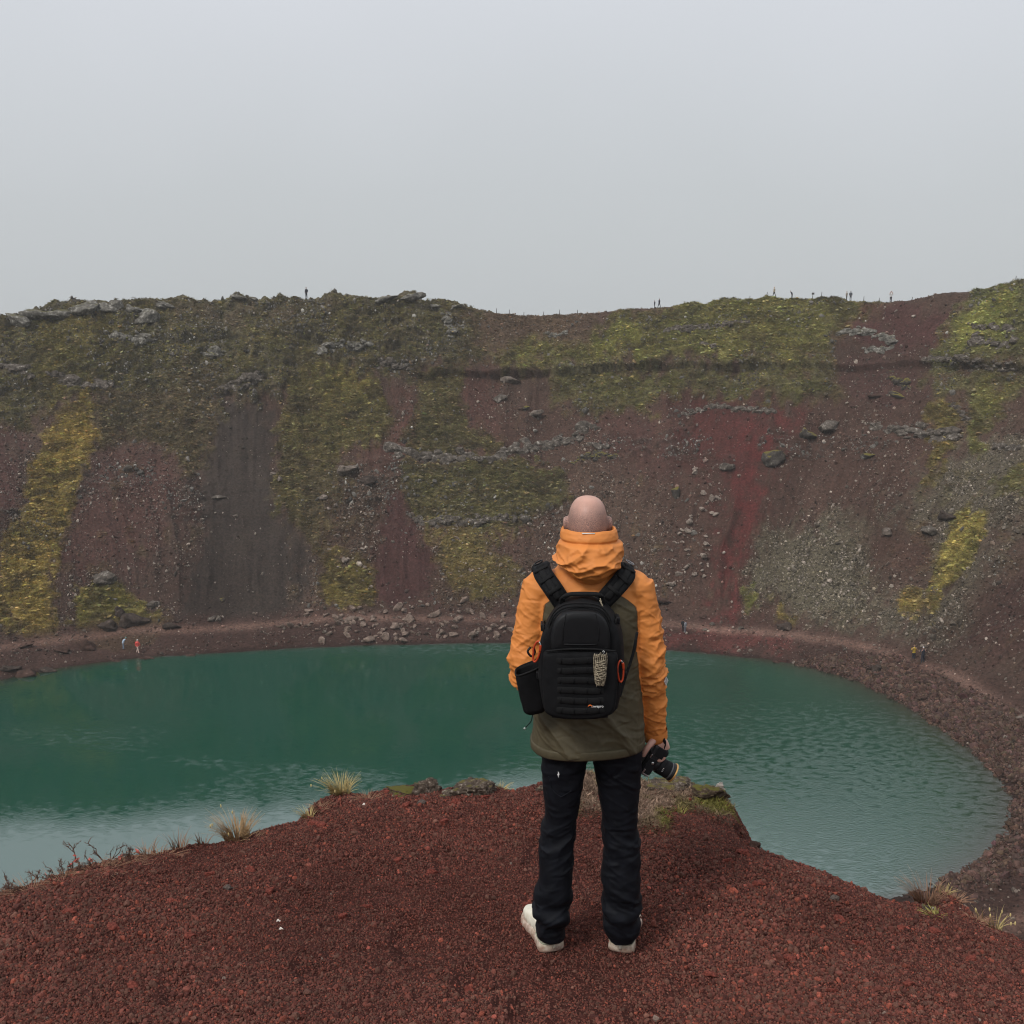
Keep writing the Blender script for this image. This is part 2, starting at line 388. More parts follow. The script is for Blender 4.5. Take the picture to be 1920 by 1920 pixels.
# ---------------------------------------------------------------- patches on the wall
# (name, outline in photo pixels, colour, moss, rugged rock, scree, feather in metres)
ZONES = [
 ('scree red brown', [(440,760),(1920,700),(1920,1000),(1500,1000),(1440,1200),(600,1180),(640,850)], (82,60,52), 0, 0, .5, 5),
 ('scree left', [(-60,800),(420,800),(400,1200),(-60,1250)], (74,57,51), .04, 0, .8, 4),
 ('dark scree', [(405,750),(490,740),(520,800),(530,880),(530,950),(590,1040),(595,1110),(540,1165),(440,1190),(330,1180),(365,1000),(400,870)], (60,52,48), 0, 0, .12, 1.0),
 ('red left', [(190,820),(320,830),(330,900),(330,960),(250,1060),(150,1090),(85,1060),(110,1000),(150,940),(175,870)], (82,56,51), .02, 0, .7, 3),
 ('red edge', [(-60,815),(40,820),(45,880),(20,960),(-60,1050)], (80,54,51), 0, 0, .5, 2),
 ('brown mid', [(560,860),(700,880),(760,900),(800,1000),(960,1090),(960,1170),(560,1170),(590,1040)], (80,62,52), .22, .15, 1.0, 3),
 ('red chute', [(720,930),(760,930),(775,1000),(805,1060),(800,1130),(700,1130),(695,1050),(715,990)], (78,50,48), 0, 0, .25, 1.2),
 ('red a', [(690,830),(735,790),(770,720),(790,700),(790,830),(770,860),(715,870),(660,870)], (88,59,52), 0, 0, .35, 1.8),
 ('red b', [(880,700),(930,710),(935,760),(950,840),(915,850),(880,800),(865,760)], (86,58,52), 0, 0, .4, 1.8),
 ('red c', [(1110,775),(1280,750),(1300,860),(1260,900),(1180,880),(1120,840)], (82,55,50), 0, 0, .45, 3.0),
 ('brown below outcrop', [(930,870),(1110,850),(1200,900),(1260,1000),(1240,1100),(980,1100),(1000,960)], (84,64,54), .12, .1, 1.0, 4),
 ('red streak', [(1270,745),(1430,738),(1500,770),(1452,830),(1442,900),(1428,980),(1405,1080),(1395,1160),(1420,1215),(1290,1210),(1340,1140),(1346,1050),(1362,960),(1325,900),(1290,860),(1275,800)], (84,48,44), 0, 0, .24, 2.6),
 ('red core', [(1400,800),(1440,800),(1430,900),(1408,1000),(1385,1100),(1370,1170),(1345,1150),(1362,1050),(1378,960),(1392,880)], (88,45,42), 0, 0, .1, 3.2),
 ('red foot', [(1230,1175),(1500,1185),(1480,1235),(1230,1215)], (86,45,42), 0, 0, .2, 2.2),
 ('grey scree', [(1440,985),(1480,1010),(1560,965),(1640,985),(1665,1050),(1645,1120),(1655,1175),(1570,1170),(1490,1155),(1400,1125),(1398,1080),(1420,1020)], (92,86,70), .06, 0, 1.6, 2.6),
 ('grey scree right', [(1680,930),(1760,870),(1830,800),(1960,800),(1960,950),(1880,1000),(1830,1120),(1800,1200),(1660,1195),(1640,1180),(1690,1120),(1780,1110),(1720,1060),(1700,1000)], (90,83,70), .10, 0, 1.4, 3.0),
 ('brown right', [(1640,1000),(1740,1000),(1760,1060),(1690,1110),(1650,1080)], (82,60,52), .08, 0, .5, 1.5),
 ('slope right', [(1830,1130),(1960,1020),(1960,1260),(1800,1215)], (76,54,49), 0, 0, .4, 2),
 ('cliff left', [(-60,610),(0,600),(120,570),(300,563),(560,558),(700,558),(780,548),(830,566),(900,586),(935,610),(905,690),(780,703),(700,695),(620,690),(560,725),(500,738),(420,748),(300,765),(180,745),(100,745),(60,815),(-60,820)], (88,80,48), .85, .85, .1, 1.4),
 ('cliff brow brown', [(330,575),(600,570),(560,600),(360,600)], (88,76,60), .4, .4, .2, 1.8),
 ('cliff olive', [(60,690),(100,620),(190,600),(230,620),(180,680),(90,740)], (94,84,46), .95, .4, 0, 2.0),
 ('olive shoulder', [(170,735),(300,700),(420,690),(412,760),(405,800),(390,880),(350,890),(320,840),(235,812),(180,850),(165,800)], (82,70,50), .85, .2, 0, 1.2),
 ('yellow strip', [(110,752),(165,742),(170,860),(135,980),(92,1040),(95,1100),(112,1195),(40,1195),(2,1120),(18,1050),(42,970),(55,900),(85,830)], (116,98,45), 1.0, 0, 0, .7),
 ('yellow strip low', [(-60,1090),(0,1110),(30,1180),(-60,1210)], (110,94,44), 1.0, 0, 0, .8),
 ('grass centre', [(525,720),(600,690),(690,688),(705,745),(742,785),(690,830),(650,850),(625,905),(600,960),(590,1010),(545,965),(520,930),(540,870),(518,790)], (88,78,46), 1.0, .1, 0, .9),
 ('grass centre bright', [(590,700),(690,690),(690,740),(600,750)], (104,93,48), 1.0, 0, 0, 1.2),
 ('grass block', [(782,705),(872,705),(872,760),(890,800),(955,850),(900,855),(790,852),(768,820),(776,760)], (86,76,48), 1.0, .1, 0, .8),
 ('grass under outcrop', [(760,872),(900,872),(1000,862),(1060,885),(1070,935),(1000,955),(985,990),(900,1000),(800,1000),(765,960)], (86,78,46), .9, .35, .1, 1.0),
 ('grass low', [(800,1000),(860,998),(935,1005),(905,1040),(960,1075),(955,1120),(885,1130),(820,1060)], (100,86,46), .65, 0, .6, 1.5),
 ('grass low left', [(600,1045),(690,1060),(697,1130),(650,1148),(605,1095)], (102,88,42), .9, 0, .2, 1.0),
 ('grass thin', [(560,860),(640,880),(620,1000),(600,1060),(565,1010)], (84,72,48), .6, 0, .5, 1.5),
 ('hummock', [(140,1125),(225,1098),(290,1128),(335,1172),(290,1205),(205,1222),(150,1205)], (102,92,42), .95, .1, 0, .7),
 ('moss upper right', [(1110,612),(1250,578),(1560,556),(1645,580),(1600,625),(1562,650),(1572,690),(1100,692),(930,685),(935,640),(1000,625)], (98,92,46), .9, .5, .1, 1.4),
 ('red notch', [(870,590),(1110,588),(1110,640),(1000,640),(930,650),(880,640)], (86,68,54), .3, .25, .4, 2.2),
 ('moss bright a', [(1120,625),(1175,605),(1230,640),(1200,670),(1130,670)], (104,100,48), .9, .2, 0, .8),
 ('moss bright b', [(1250,650),(1330,640),(1420,655),(1540,655),(1560,680),(1260,684)], (102,96,48), .9, .3, 0, .9),
 ('red brow', [(1625,572),(1800,570),(1815,590),(1780,640),(1700,650),(1640,640),(1600,625)], (84,54,52), 0, 0, .3, 1.2),
 ('moss terrace', [(1040,702),(1570,696),(1582,738),(1470,748),(1240,742),(1235,800),(1160,772),(1050,765)], (90,84,46), .8, .55, .1, 1.3),
 ('brown between', [(1580,650),(1740,640),(1735,760),(1580,760)], (80,56,52), .05, .1, .5, 1.5),
 ('moss far right', [(1705,562),(1760,545),(1960,515),(1960,692),(1740,690),(1765,640),(1815,580)], (92,88,50), .85, .45, 0, .9),
 ('moss far right stripe', [(1830,580),(1895,570),(1880,640),(1800,660)], (108,106,54), 1, .1, 0, .6),
 ('moss right low', [(1740,705),(1920,700),(1960,720),(1870,745),(1830,790),(1815,740),(1745,740)], (86,80,50), .6, .4, .2, 1.0),
 ('moss finger', [(1735,760),(1795,745),(1800,800),(1740,872),(1722,900)], (104,90,46), .9, 0, 0, .8),
 ('moss finger two', [(1832,722),(1882,722),(1862,785),(1832,850),(1816,845)], (98,92,48), .85, .1, 0, .7),
 ('moss wedge', [(1728,830),(1775,830),(1735,900),(1722,930)], (100,86,44), .8, 0, 0, .6),
 ('yellow patch', [(1798,952),(1866,945),(1852,1012),(1832,1052),(1780,1112),(1748,1112),(1768,1040),(1785,990)], (112,100,46), 1, .1, 0, .6),
 ('yellow patch low', [(1690,1120),(1720,1110),(1730,1130),(1762,1128),(1740,1158),(1690,1182),(1675,1150)], (110,94,46), .95, 0, 0, .6),
 ('moss scree edge', [(1860,880),(1920,870),(1920,930),(1880,930)], (92,86,50), .7, 0, .4, 1.0),
 ('moss foot', [(1395,1105),(1425,1115),(1425,1140),(1400,1135)], (100,96,46), .9, 0, 0, .6),
 ('moss foot b', [(1450,1145),(1490,1150),(1480,1170),(1455,1165)], (108,92,46), .9, 0, 0, .6),
]
col = np.empty(AA.shape + (3,)); col[:] = srgb(80, 62, 54)
moss = np.zeros(AA.shape); rug = np.zeros(AA.shape); scree = np.full(AA.shape, .3)
# wander the patch borders: fine crumbly edges, streaks running down the slope
wa = AA + 2.3 * fbm(AA * .20, SS * .10, None, 4, 31) + .7 * fbm(AA * 1.1, SS * .7, None, 4, 35)
ws = SS + 2.6 * fbm(AA * .26, SS * .16, None, 4, 57) + .8 * fbm(AA * 1.1, SS * 1.1, None, 4, 61)
edge_n = fbm(AA * 1.1, SS * .8, None, 4, 71)
for (nm, outline, c, m_, r_, sc_, fe) in ZONES:
    q = np.array([wall_hit(px, py) for px, py in outline])
    q[:, 0] = np.where(q[:, 0] > (a_l + a_r) / 2, q[:, 0] - MPER, q[:, 0])
    fe = fe * .9 if m_ > .5 else fe
    lo, hi = q.min(0) - fe * 3 - 3, q.max(0) + fe * 3 + 3
    ci = np.where((A > lo[0]) & (A < hi[0]))[0]; ri = np.where((S > lo[1]) & (S < hi[1]))[0]
    if len(ci) == 0 or len(ri) == 0: continue
    sl = np.s_[ri[0]:ri[-1] + 1, ci[0]:ci[-1] + 1]
    sd = poly_sd(wa[sl], ws[sl], q)
    w = sstep(fe * 1.15, -fe * 1.15, sd + edge_n[sl] * (fe * 1.3 + .6))
    c = np.array(srgb(*c)) * GAIN
    col[sl] += (c - col[sl]) * w[..., None]
    moss[sl] += (m_ - moss[sl]) * w; rug[sl] += (r_ - rug[sl]) * w; scree[sl] += (sc_ - scree[sl]) * w
# beach and trodden path round the lake
bw = sstep(10.5, 8.0, SS + .8 * fbm(AA * .3, SS * .2, None, 3, 5))
redfoot = np.array(srgb(80, 48, 43))
bc = np.array(srgb(72, 51, 46)) * GAIN
is_red = np.clip((col[..., 0] / (col[..., 1] + 1e-4) - 2.5) / 1.0, 0, 1)
col += ((bc[None, None] * (1 - is_red[..., None]) + redfoot * is_red[..., None]) - col) * (bw * .85)[..., None]
moss *= 1 - bw; rug *= 1 - bw; scree = scree * (1 - bw) + .35 * bw
pw = np.exp(-((SS - 7.0 - .8 * fbm(AA * .05, SS * 0, None, 2, 9)) / 1.0) ** 2)
col += (np.array(srgb(118, 90, 80)) * GAIN - col) * (pw * .85)[..., None]
wet = sstep(1.1, .2, SS + .3 * fbm(AA * .8, SS, None, 2, 14)); col *= (1 - .4 * wet)[..., None]

# stray moss and grass clumps all over the bare slopes
stray = sstep(.20, .50, fbm(AA * .55, SS * .42, None, 4, 151)) * sstep(-.2, .3, fbm(AA * .09, SS * .07, None, 3, 152)) * np.clip(scree, 0, 1) * (SS > 11) * (is_red < .3)
stray *= (1 - moss); moss += stray * .42
col += (np.array(srgb(98, 84, 50)) - col) * (stray * .35)[..., None]
# ---------------------------------------------------------------- relief
u, v = AA, SS * 1.28
vis = sstep(0, 2, SS)
d = .30 * fbm(u * .12, v * .06, None, 3, 3) * vis                         # broad
d += .10 * fbm(u * .9, v * .5, None, 3, 8) * vis                            # lumps
d += .035 * fbm(u * 2.6, v * 2.2, None, 2, 10) * sstep(.5, 3, SS)
hum = fbm(u * .75 + .7 * vnoise(u * .3, v * .3, None, 91), v * 1.25, None, 4, 21)
d += moss * (.55 * np.maximum(hum, -.35) + .34 * fbm(u * .42 + .4 * vnoise(u * .2, v * .2, None, 92), v * 1.7, None, 4, 23, .55, True))
terr = 1 - np.abs(vnoise(u * .10 + 3, v * .62 + 1.2 * fbm(u * .10, v * .2, None, 3, 77), None, 41))
d += rug * (1.5 * fbm(u * .16, v * .20, None, 5, 25, .55, True) + .8 * fbm(u * .55, v * .75, None, 4, 29, .55, True) + .45 * terr - .45)
d += .24 * rug * fbm(u * 1.7, v * 1.9, None, 3, 33, .6, True)
# rills cut down the loose slopes, small rock steps breaking through
gul = fbm(u * .16 + .5 * fbm(u * .05, v * .05, None, 2, 171), v * .018, None, 3, 172, .5, True)
tal = sstep(9, 14, SS) * sstep(50, 42, SS) * (1 - np.clip(rug, 0, 1))
d += tal * (1.15 * (gul - .2) + .22 * fbm(u * .9, v * .10, None, 3, 173, .5, True))
stepm = sstep(.08, .38, fbm(u * .085, v * .16, None, 4, 175)) * sstep(18, 24, SS) * sstep(52, 46, SS) * (is_red < .4) * .55
rug = np.maximum(rug, stepm)
stepm = stepm * sstep(.06, .2, scree); rug = np.where(scree < .16, rug * (moss > .2), rug)
d += stepm * (1.3 * fbm(u * .28, v * .55, None, 4, 177, .55, True) - .1)
# undercut ledge running along the right half of the wall
lq = np.array([wall_hit(px, py) for px, py in [(770,700),(900,702),(1040,700),(1180,692),(1350,690),(1560,690),(1700,686),(1800,690),(1920,690)]])
lq[:, 0] = np.where(lq[:, 0] > (a_l + a_r) / 2, lq[:, 0] - MPER, lq[:, 0])
ls = np.interp(AA, lq[:, 0], lq[:, 1]) + .35 * fbm(AA * .35, AA * 0, None, 4, 66)
lm = sstep(lq[0, 0] - 2, lq[0, 0] + 3, AA) * sstep(lq[-1, 0] + 8, lq[-1, 0] + 3, AA) * (.45 + .55 * sstep(-.35, .25, fbm(AA * .16, AA * 0 + 4, None, 3, 12)))
up = SS - ls
d += lm * (1.7 * sstep(-.12, .10, up) * np.exp(-np.maximum(up, 0) / 2.6) - .7 * np.exp(-(np.minimum(up, 0) / .8) ** 2) * (up < 0))
# crest roughness
crest = np.exp(-((SS - 53.5) / 4.0) ** 2)
d += .10 * np.exp(-(SS / 1.2) ** 2) * fbm(u * .45, v * .1, None, 4, 88) + .05 * np.exp(-(SS / 1.5) ** 2) * fbm(u * 2.2, v * 2, None, 2, 89)
d -= rug * crest * .5
d += crest * .22 * fbm(u * .55, v * .4, None, 4, 83)
d *= np.where((Y > 20) | (SS < 45), 1, .25)

XX, YY, ZZ = X + NX * d, Y + NY * d, Z + NZ * d
# the near rim under our feet: sink it below the gravel lip built separately
nearm = sstep(13, 7, np.maximum(np.abs(XX) * .9, np.abs(YY - 3) * 1.1)); ZZ -= nearm * 2.6

V = np.stack([XX, YY, ZZ], -1)
# ---------------------------------------------------------------- rock and moss colours that follow the relief's material
hn = fbm(u * .5, v * .5, None, 5, 44); fn = fbm(u * 2.2, v * 2.2, None, 3, 45)
du = np.gradient(d, axis=1) / .205; dv = np.gradient(d, axis=0) / .165
steep = np.clip(np.abs(dv) * .9 + np.abs(du) * .6, 0, 2)
rock = np.clip(rug * sstep(.55, 1.3, steep + .5 * fn + .45 * hn), 0, 1)
rc = np.array(srgb(76, 72, 68)) * GAIN
col += (rc - col) * (rock * .6)[..., None]
moss *= 1 - .85 * rock
# dry/green variation inside the moss
mv = fbm(u * .28, v * .22, None, 4, 48)
col *= 1 + moss[..., None] * np.array([.34, .42, .2])
col *= 1 + moss[..., None] * (mv[..., None] * np.array([.30, .24, .2]) + fn[..., None] * .24 + fbm(u * .8, v * 2.1, None, 4, 49)[..., None] * np.array([.42, .40, .34]))
brn = np.clip(moss * sstep(-.02, .42, fbm(u * .35, v * .6, None, 4, 52)), 0, 1)
col += (np.array(srgb(66, 54, 42)) * GAIN - col) * (brn * .6)[..., None]
tone = fbm(u * .11, v * .07, None, 4, 46)
col *= (1 + (1 - moss[..., None]) * tone[..., None] * np.array([.24, .30, .32]))
col *= (1 + .20 * hn + .15 * fn)[..., None]
streak = fbm(u * .7, v * .05, None, 4, 55); col *= (1 + .13 * streak * (1 - moss))[..., None]
lichen = np.clip(rock * sstep(.0, .5, fbm(u * .3, v * .35, None, 3, 59)), 0, 1)
bare = (1 - np.clip(moss * 1.5, 0, 1))[..., None] * (1 - is_red[..., None]); col *= 1 - bare * np.array([.17, .22, .29])
lum = col.mean(-1, keepdims=True); col += (lum * np.array([1.10, .97, .90]) - col) * (.22 * (1 - is_red[..., None]))      # dust greys everything a little
col = np.clip(col, .004, .8)

def terrain_mat():
    m = new_mat('crater_ground', (.1, .06, .05), .95, .12); nt = m.node_tree
    a = N(nt, 'ShaderNodeAttribute', attribute_name='Col')
    g = N(nt, 'ShaderNodeNewGeometry')
    n = N(nt, 'ShaderNodeTexNoise'); n.inputs['Scale'].default_value = 3.2; n.inputs['Detail'].default_value = 7; n.inputs['Roughness'].default_value = .7
    nt.links.new(g.outputs['Position'], n.inputs['Vector'])
    mr = N(nt, 'ShaderNodeMapRange'); mr.inputs['From Min'].default_value = .3; mr.inputs['From Max'].default_value = .7
    mr.inputs['To Min'].default_value = .38; mr.inputs['To Max'].default_value = 1.65
    nt.links.new(n.outputs['Fac'], mr.inputs['Value'])
    s = N(nt, 'ShaderNodeVectorMath', operation='SCALE'); nt.links.new(a.outputs['Color'], s.inputs[0]); nt.links.new(mr.outputs[0], s.inputs['Scale'])
    # pale lichen flecks on bare rock
    lf = N(nt, 'ShaderNodeAttribute', attribute_name='lichen')
    vo = N(nt, 'ShaderNodeTexNoise'); vo.inputs['Scale'].default_value = 2.3; vo.inputs['Detail'].default_value = 6; vo.inputs['Roughness'].default_value = .75
    nt.links.new(g.outputs['Position'], vo.inputs['Vector'])
    r2 = N(nt, 'ShaderNodeMapRange'); r2.inputs['From Min'].default_value = .57; r2.inputs['From Max'].default_value = .64
    nt.links.new(vo.outputs['Fac'], r2.inputs['Value'])
    mu = N(nt, 'ShaderNodeMath', operation='MULTIPLY'); nt.links.new(lf.outputs['Fac'], mu.inputs[0]); nt.links.new(r2.outputs[0], mu.inputs[1])
    mx = N(nt, 'ShaderNodeMix', data_type='RGBA'); nt.links.new(mu.outputs[0], mx.inputs['Factor']); nt.links.new(s.outputs[0], mx.inputs['A'])
    mx.inputs['B'].default_value = (*srgb(178, 176, 170), 1)
    nt.links.new(mx.outputs['Result'], bsdf(m).inputs['Base Color'])
    b = N(nt, 'ShaderNodeBump'); b.inputs['Strength'].default_value = .8; b.inputs['Distance'].default_value = .22
    n2 = N(nt, 'ShaderNodeTexNoise'); n2.inputs['Scale'].default_value = 2.6; n2.inputs['Detail'].default_value = 8; n2.inputs['Roughness'].default_value = .72
    nt.links.new(g.outputs['Position'], n2.inputs['Vector']); nt.links.new(n2.outputs['Fac'], b.inputs['Height']); nt.links.new(b.outputs[0], bsdf(m).inputs['Normal'])
    return m
crater = grid_mesh('crater_terrain', V, terrain_mat(), close_u=True); tag(crater, kind='structure')
set_col(crater.data, 'Col', col.reshape(-1, 3)); set_f(crater.data, 'lichen', lichen.reshape(-1))
# displaced normals for scattering
gu = np.gradient(V, axis=1); gv = np.gradient(V, axis=0)
NN = np.cross(gu, gv); NN /= np.linalg.norm(NN, axis=-1, keepdims=True) + 1e-9
if NN[100, 100, 2] < 0: NN = -NN
VIS_C = np.s_[:, :len(fine)]

# height of the finished wall at a wall position, for setting things down
def wall_point(a, s):
    if a > (a_l + a_r) / 2: a -= MPER
    ci = np.clip(np.searchsorted(A[:len(fine)], a), 1, len(fine) - 1); ri = np.clip(np.searchsorted(S, s), 1, len(S) - 1)
    return V[ri, ci].copy(), NN[ri, ci].copy(), ri, ci
def wall_at(px, py):
    a, s = wall_hit(px, py); return wall_point(a, s)

# ---------------------------------------------------------------- lake
def water_mat():
    m = new_mat('lake_water', srgb(28, 92, 74), .04, .5); nt = m.node_tree; b = bsdf(m)
    b.inputs['IOR'].default_value = 2.7
    g = N(nt, 'ShaderNodeNewGeometry')
    at = N(nt, 'ShaderNodeAttribute', attribute_name='shallow')
    mx = N(nt, 'ShaderNodeMix', data_type='RGBA'); nt.links.new(at.outputs['Fac'], mx.inputs['Factor'])
    big = N(nt, 'ShaderNodeTexNoise'); big.inputs['Scale'].default_value = .03; big.inputs['Detail'].default_value = 2
    nt.links.new(g.outputs['Position'], big.inputs['Vector'])
    m0 = N(nt, 'ShaderNodeMix', data_type='RGBA'); nt.links.new(big.outputs['Fac'], m0.inputs['Factor'])
    m0.inputs['A'].default_value = (.001, .055, .034, 1); m0.inputs['B'].default_value = (.001, .070, .044, 1)
    nt.links.new(m0.outputs['Result'], mx.inputs['A']); mx.inputs['B'].default_value = (*srgb(50, 48, 38), 1)
    nt.links.new(mx.outputs['Result'], b.inputs['Base Color'])
    # wind patches decide how ruffled the surface is
    wp = N(nt, 'ShaderNodeAttribute', attribute_name='wind')
    mp = N(nt, 'ShaderNodeMapping'); mp.inputs['Scale'].default_value = (1.0, 1.7, 1); mp.inputs['Rotation'].default_value = (0, 0, .35)
    nt.links.new(g.outputs['Position'], mp.inputs['Vector'])
    n1 = N(nt, 'ShaderNodeTexNoise'); n1.inputs['Scale'].default_value = 3.6; n1.inputs['Detail'].default_value = 4; n1.inputs['Roughness'].default_value = .6
    nt.links.new(mp.outputs[0], n1.inputs['Vector'])
    bp = N(nt, 'ShaderNodeBump'); bp.inputs['Distance'].default_value = .26
    pn = N(nt, 'ShaderNodeTexNoise'); pn.inputs['Scale'].default_value = 1.1; pn.inputs['Detail'].default_value = 4; nt.links.new(mp.outputs[0], pn.inputs['Vector'])
    pr = N(nt, 'ShaderNodeMapRange'); pr.inputs['From Min'].default_value = .36; pr.inputs['From Max'].default_value = .66; pr.inputs['To Min'].default_value = .3; pr.inputs['To Max'].default_value = 1.6; nt.links.new(pn.outputs['Fac'], pr.inputs['Value'])
    st = N(nt, 'ShaderNodeMath', operation='MULTIPLY'); nt.links.new(pr.outputs[0], st.inputs[1])
    nt.links.new(wp.outputs['Fac'], st.inputs[0]); nt.links.new(st.outputs[0], bp.inputs['Strength'])
    nt.links.new(n1.outputs['Fac'], bp.inputs['Height']); nt.links.new(bp.outputs[0], b.inputs['Normal'])
    return m
cen = np.array([-12.0, 87.5])
Lf = np.concatenate([np.linspace(1.02, .70, 34), np.linspace(.68, .0005, 14)])       # rings shrinking to the middle
shx, shy = SH[::4, 0], SH[::4, 1]
LV = np.zeros((len(Lf), len(shx), 3))
LV[..., 0] = cen[0] + (shx - cen[0])[None] * Lf[:, None]; LV[..., 1] = cen[1] + (shy - cen[1])[None] * Lf[:, None]
lake = grid_mesh('lake_water', LV, water_mat(), close_u=True); tag(lake, kind='structure')
dep = (Lf[:, None] - 1) * np.hypot(shx - cen[0], shy - cen[1])[None]
wide = .35 + 1.9 * sstep(20, 38, LV[..., 0]) + 1.2 * sstep(-40, -58, LV[..., 0])          # the right shore shelves gently
set_f(lake.data, 'shallow', (np.exp(np.minimum(dep, 0) / (1.5 * wide)) * .97).reshape(-1))
wx, wy = LV[..., 0], LV[..., 1]
wn = fbm(wx * .05, wy * .10, None, 4, 101)
wind = .018 + .20 * sstep(-8, 40, wx + 10 * wn) * sstep(118, 86, wy + 12 * wn) + .10 * sstep(.10, .5, wn) * sstep(74, 90, wy) + .30 * sstep(109, 117, wy + 3 * wn)
set_f(lake.data, 'wind', wind.reshape(-1))
# ================================================================== loose rock, moss and grass on the wall
STONE = pool('stone_shapes', [bpy.data.objects.new('stone_shape', rock_mesh('stone_shape', 100 + i, 1, .22, (1, .8, .55 + .1 * (i % 3)), 4)) for i in range(8)])
m_stone = instanced_mat('loose_stone', .92, .15, .35, 2.0)
for o in STONE.objects: o.data.materials.append(m_stone)
def blade_clump(seed, n=16, h=1.0, spread=.55, lean=.5, w=.07, seg=2):
    r = np.random.default_rng(seed); Vv, Ff = [], []
    for i in range(n):
        a = r.uniform(0, 2 * math.pi); rad = spread * math.sqrt(r.uniform(0, 1)); p = np.array([math.cos(a) * rad, math.sin(a) * rad, -.08])
        hh = h * r.uniform(.55, 1.1); dr = np.array([math.cos(a + r.normal(0, .6)), math.sin(a + r.normal(0, .6)), 0])
        side = np.array([-dr[1], dr[0], 0]) * w * r.uniform(.7, 1.3); ln_ = lean * r.uniform(.3, 1.4)
        b0 = len(Vv)
        for j in range(seg + 1):
            t = j / seg; c = p + np.array([0, 0, 1]) * hh * t * (1 - .25 * ln_ * t) + dr * hh * ln_ * t * t
            ww = side * (1 - t ** 1.5)
            if j < seg: Vv += [c - ww, c + ww]
            else: Vv.append(c)
        for j in range(seg - 1): Ff.append((b0 + 2 * j, b0 + 2 * j + 1, b0 + 2 * j + 3, b0 + 2 * j + 2))
        j = seg - 1; Ff.append((b0 + 2 * j, b0 + 2 * j + 1, b0 + 2 * j + 2))
    return Vv, Ff
m_tuft = instanced_mat('hill_grass', .9, .1, .3, 1.0)
tufts = []
for i in range(5):
    v_, f_ = blade_clump(300 + i, 30, 1.0, .9, 1.3, .05)
    tufts.append(mesh_obj('tuft_shape', v_, f_, m_tuft, link=False))
for i in range(3):            # moss cushions
    me = rock_mesh('cushion_shape', 340 + i, 2, .35, (1, 1, .5), 0); me.materials.append(m_tuft)
    tufts.append(bpy.data.objects.new('cushion_shape', me))
TUFT = pool('tuft_shapes', tufts)

fc = len(fine); Vf, Nf = V[:, :fc], NN[:, :fc]
colf, mossf, screef, rockf = col[:, :fc], moss[:, :fc], scree[:, :fc], rock[:, :fc]
Sf, Af = SS[:, :fc], AA[:, :fc]
# cell area grows outwards; weight by it. nearer ground (right hand shore) is seen larger, fine
area = np.linalg.norm(np.cross(np.gradient(Vf, axis=1), np.gradient(Vf, axis=0)), axis=-1)
def pick_pts(dens, n, jit=.12):
    w = (dens * area).reshape(-1); w = np.where(np.isfinite(w), w, 0); w /= w.sum()
    ii = rng.choice(len(w), n, p=w)
    P = Vf.reshape(-1, 3)[ii] + rng.normal(0, jit, (n, 3)); 
    nn = Nf.reshape(-1, 3)[ii]; P -= nn * ((P - Vf.reshape(-1, 3)[ii]) * nn).sum(1, keepdims=True)
    return P, nn, ii
def upright(nn, k):
    """euler angles tilting z a share k of the way to the surface normal, spun at random"""
    t = nn * k + np.array([0, 0, 1]) * (1 - k); t /= np.linalg.norm(t, axis=1, keepdims=True)
    rx = -np.arcsin(np.clip(t[:, 1], -1, 1)); ry = np.arctan2(t[:, 0], t[:, 2])
    return rx, ry
inv = (Sf > .4) & (Sf < 55)
# --- grass and moss
nT = 230000
P, nn, ii = pick_pts(np.where(inv & (mossf > .12), mossf ** 1.3, 0), nT)
c = colf.reshape(-1, 3)[ii]; k_ = rng.normal(1.7, .32, (nT, 1)).clip(.7, 3.0); c = c * 1.05; c = c * k_ * (1 + rng.normal(0, .07, (nT, 3)))
dry = rng.uniform(size=nT) < .05; c[dry] = c[dry] * np.array([1.3, 1.1, .85])
rx, ry = upright(nn, .45); rot = np.stack([rx, ry, rng.uniform(0, 6.28, nT)], 1)
sz = rng.lognormal(math.log(.155), .35, nT).clip(.07, .45)
cush = rng.uniform(size=nT) < .06
scl = np.stack([sz, sz, sz * rng.uniform(.7, 1.3, nT)], 1); scl[cush] *= np.array([1.0, 1.0, .9])
pick = np.where(cush, rng.integers(0, 3, nT), 3 + rng.integers(0, 5, nT))      # shapes are taken in name order: cushions first
order_names = sorted([o.name for o in TUFT.objects])
g = scatter('hillside_grass', P, rot, scl, np.clip(c, .004, .7), TUFT, pick, m_tuft); tag(g, 'dry grass and moss covering the crater wall', 'grass', kind='stuff')
# --- scree
nS = 90000
bright = rng.uniform(size=nS)
P, nn, ii = pick_pts(np.where(inv, np.clip(screef, 0, 2) ** 1.5 * (1 - .8 * mossf) * (.35 + .9 * sstep(-.25, .4, fbm(Af * .35, Sf * .22, None, 4, 131))), 0), nS)
c = colf.reshape(-1, 3)[ii]; grey = np.array(srgb(120, 112, 102))
f = (bright ** 2.2)[:, None] * .8; c = c * (1 - f) + grey * f; c *= rng.lognormal(.05, .42, (nS, 1)); pl = (rng.uniform(size=nS) < .03) & (Sf.reshape(-1)[ii] > 9); c[pl] = np.array(srgb(154, 142, 130)) * rng.lognormal(0, .2, (pl.sum(), 1))
sz = rng.lognormal(math.log(.09), .5, nS).clip(.04, .42); sz[pl] *= 1.3
rot = rng.uniform(0, 6.28, (nS, 3)); scl = sz[:, None] * rng.uniform(.75, 1.3, (nS, 3))
g = scatter('scree_stones', P + nn * (sz * .2)[:, None], rot, scl, np.clip(c, .006, .6), STONE, rng.integers(0, 8, nS), m_stone); tag(g, 'small grey and brown stones strewn over the slopes', 'stones', kind='stuff')
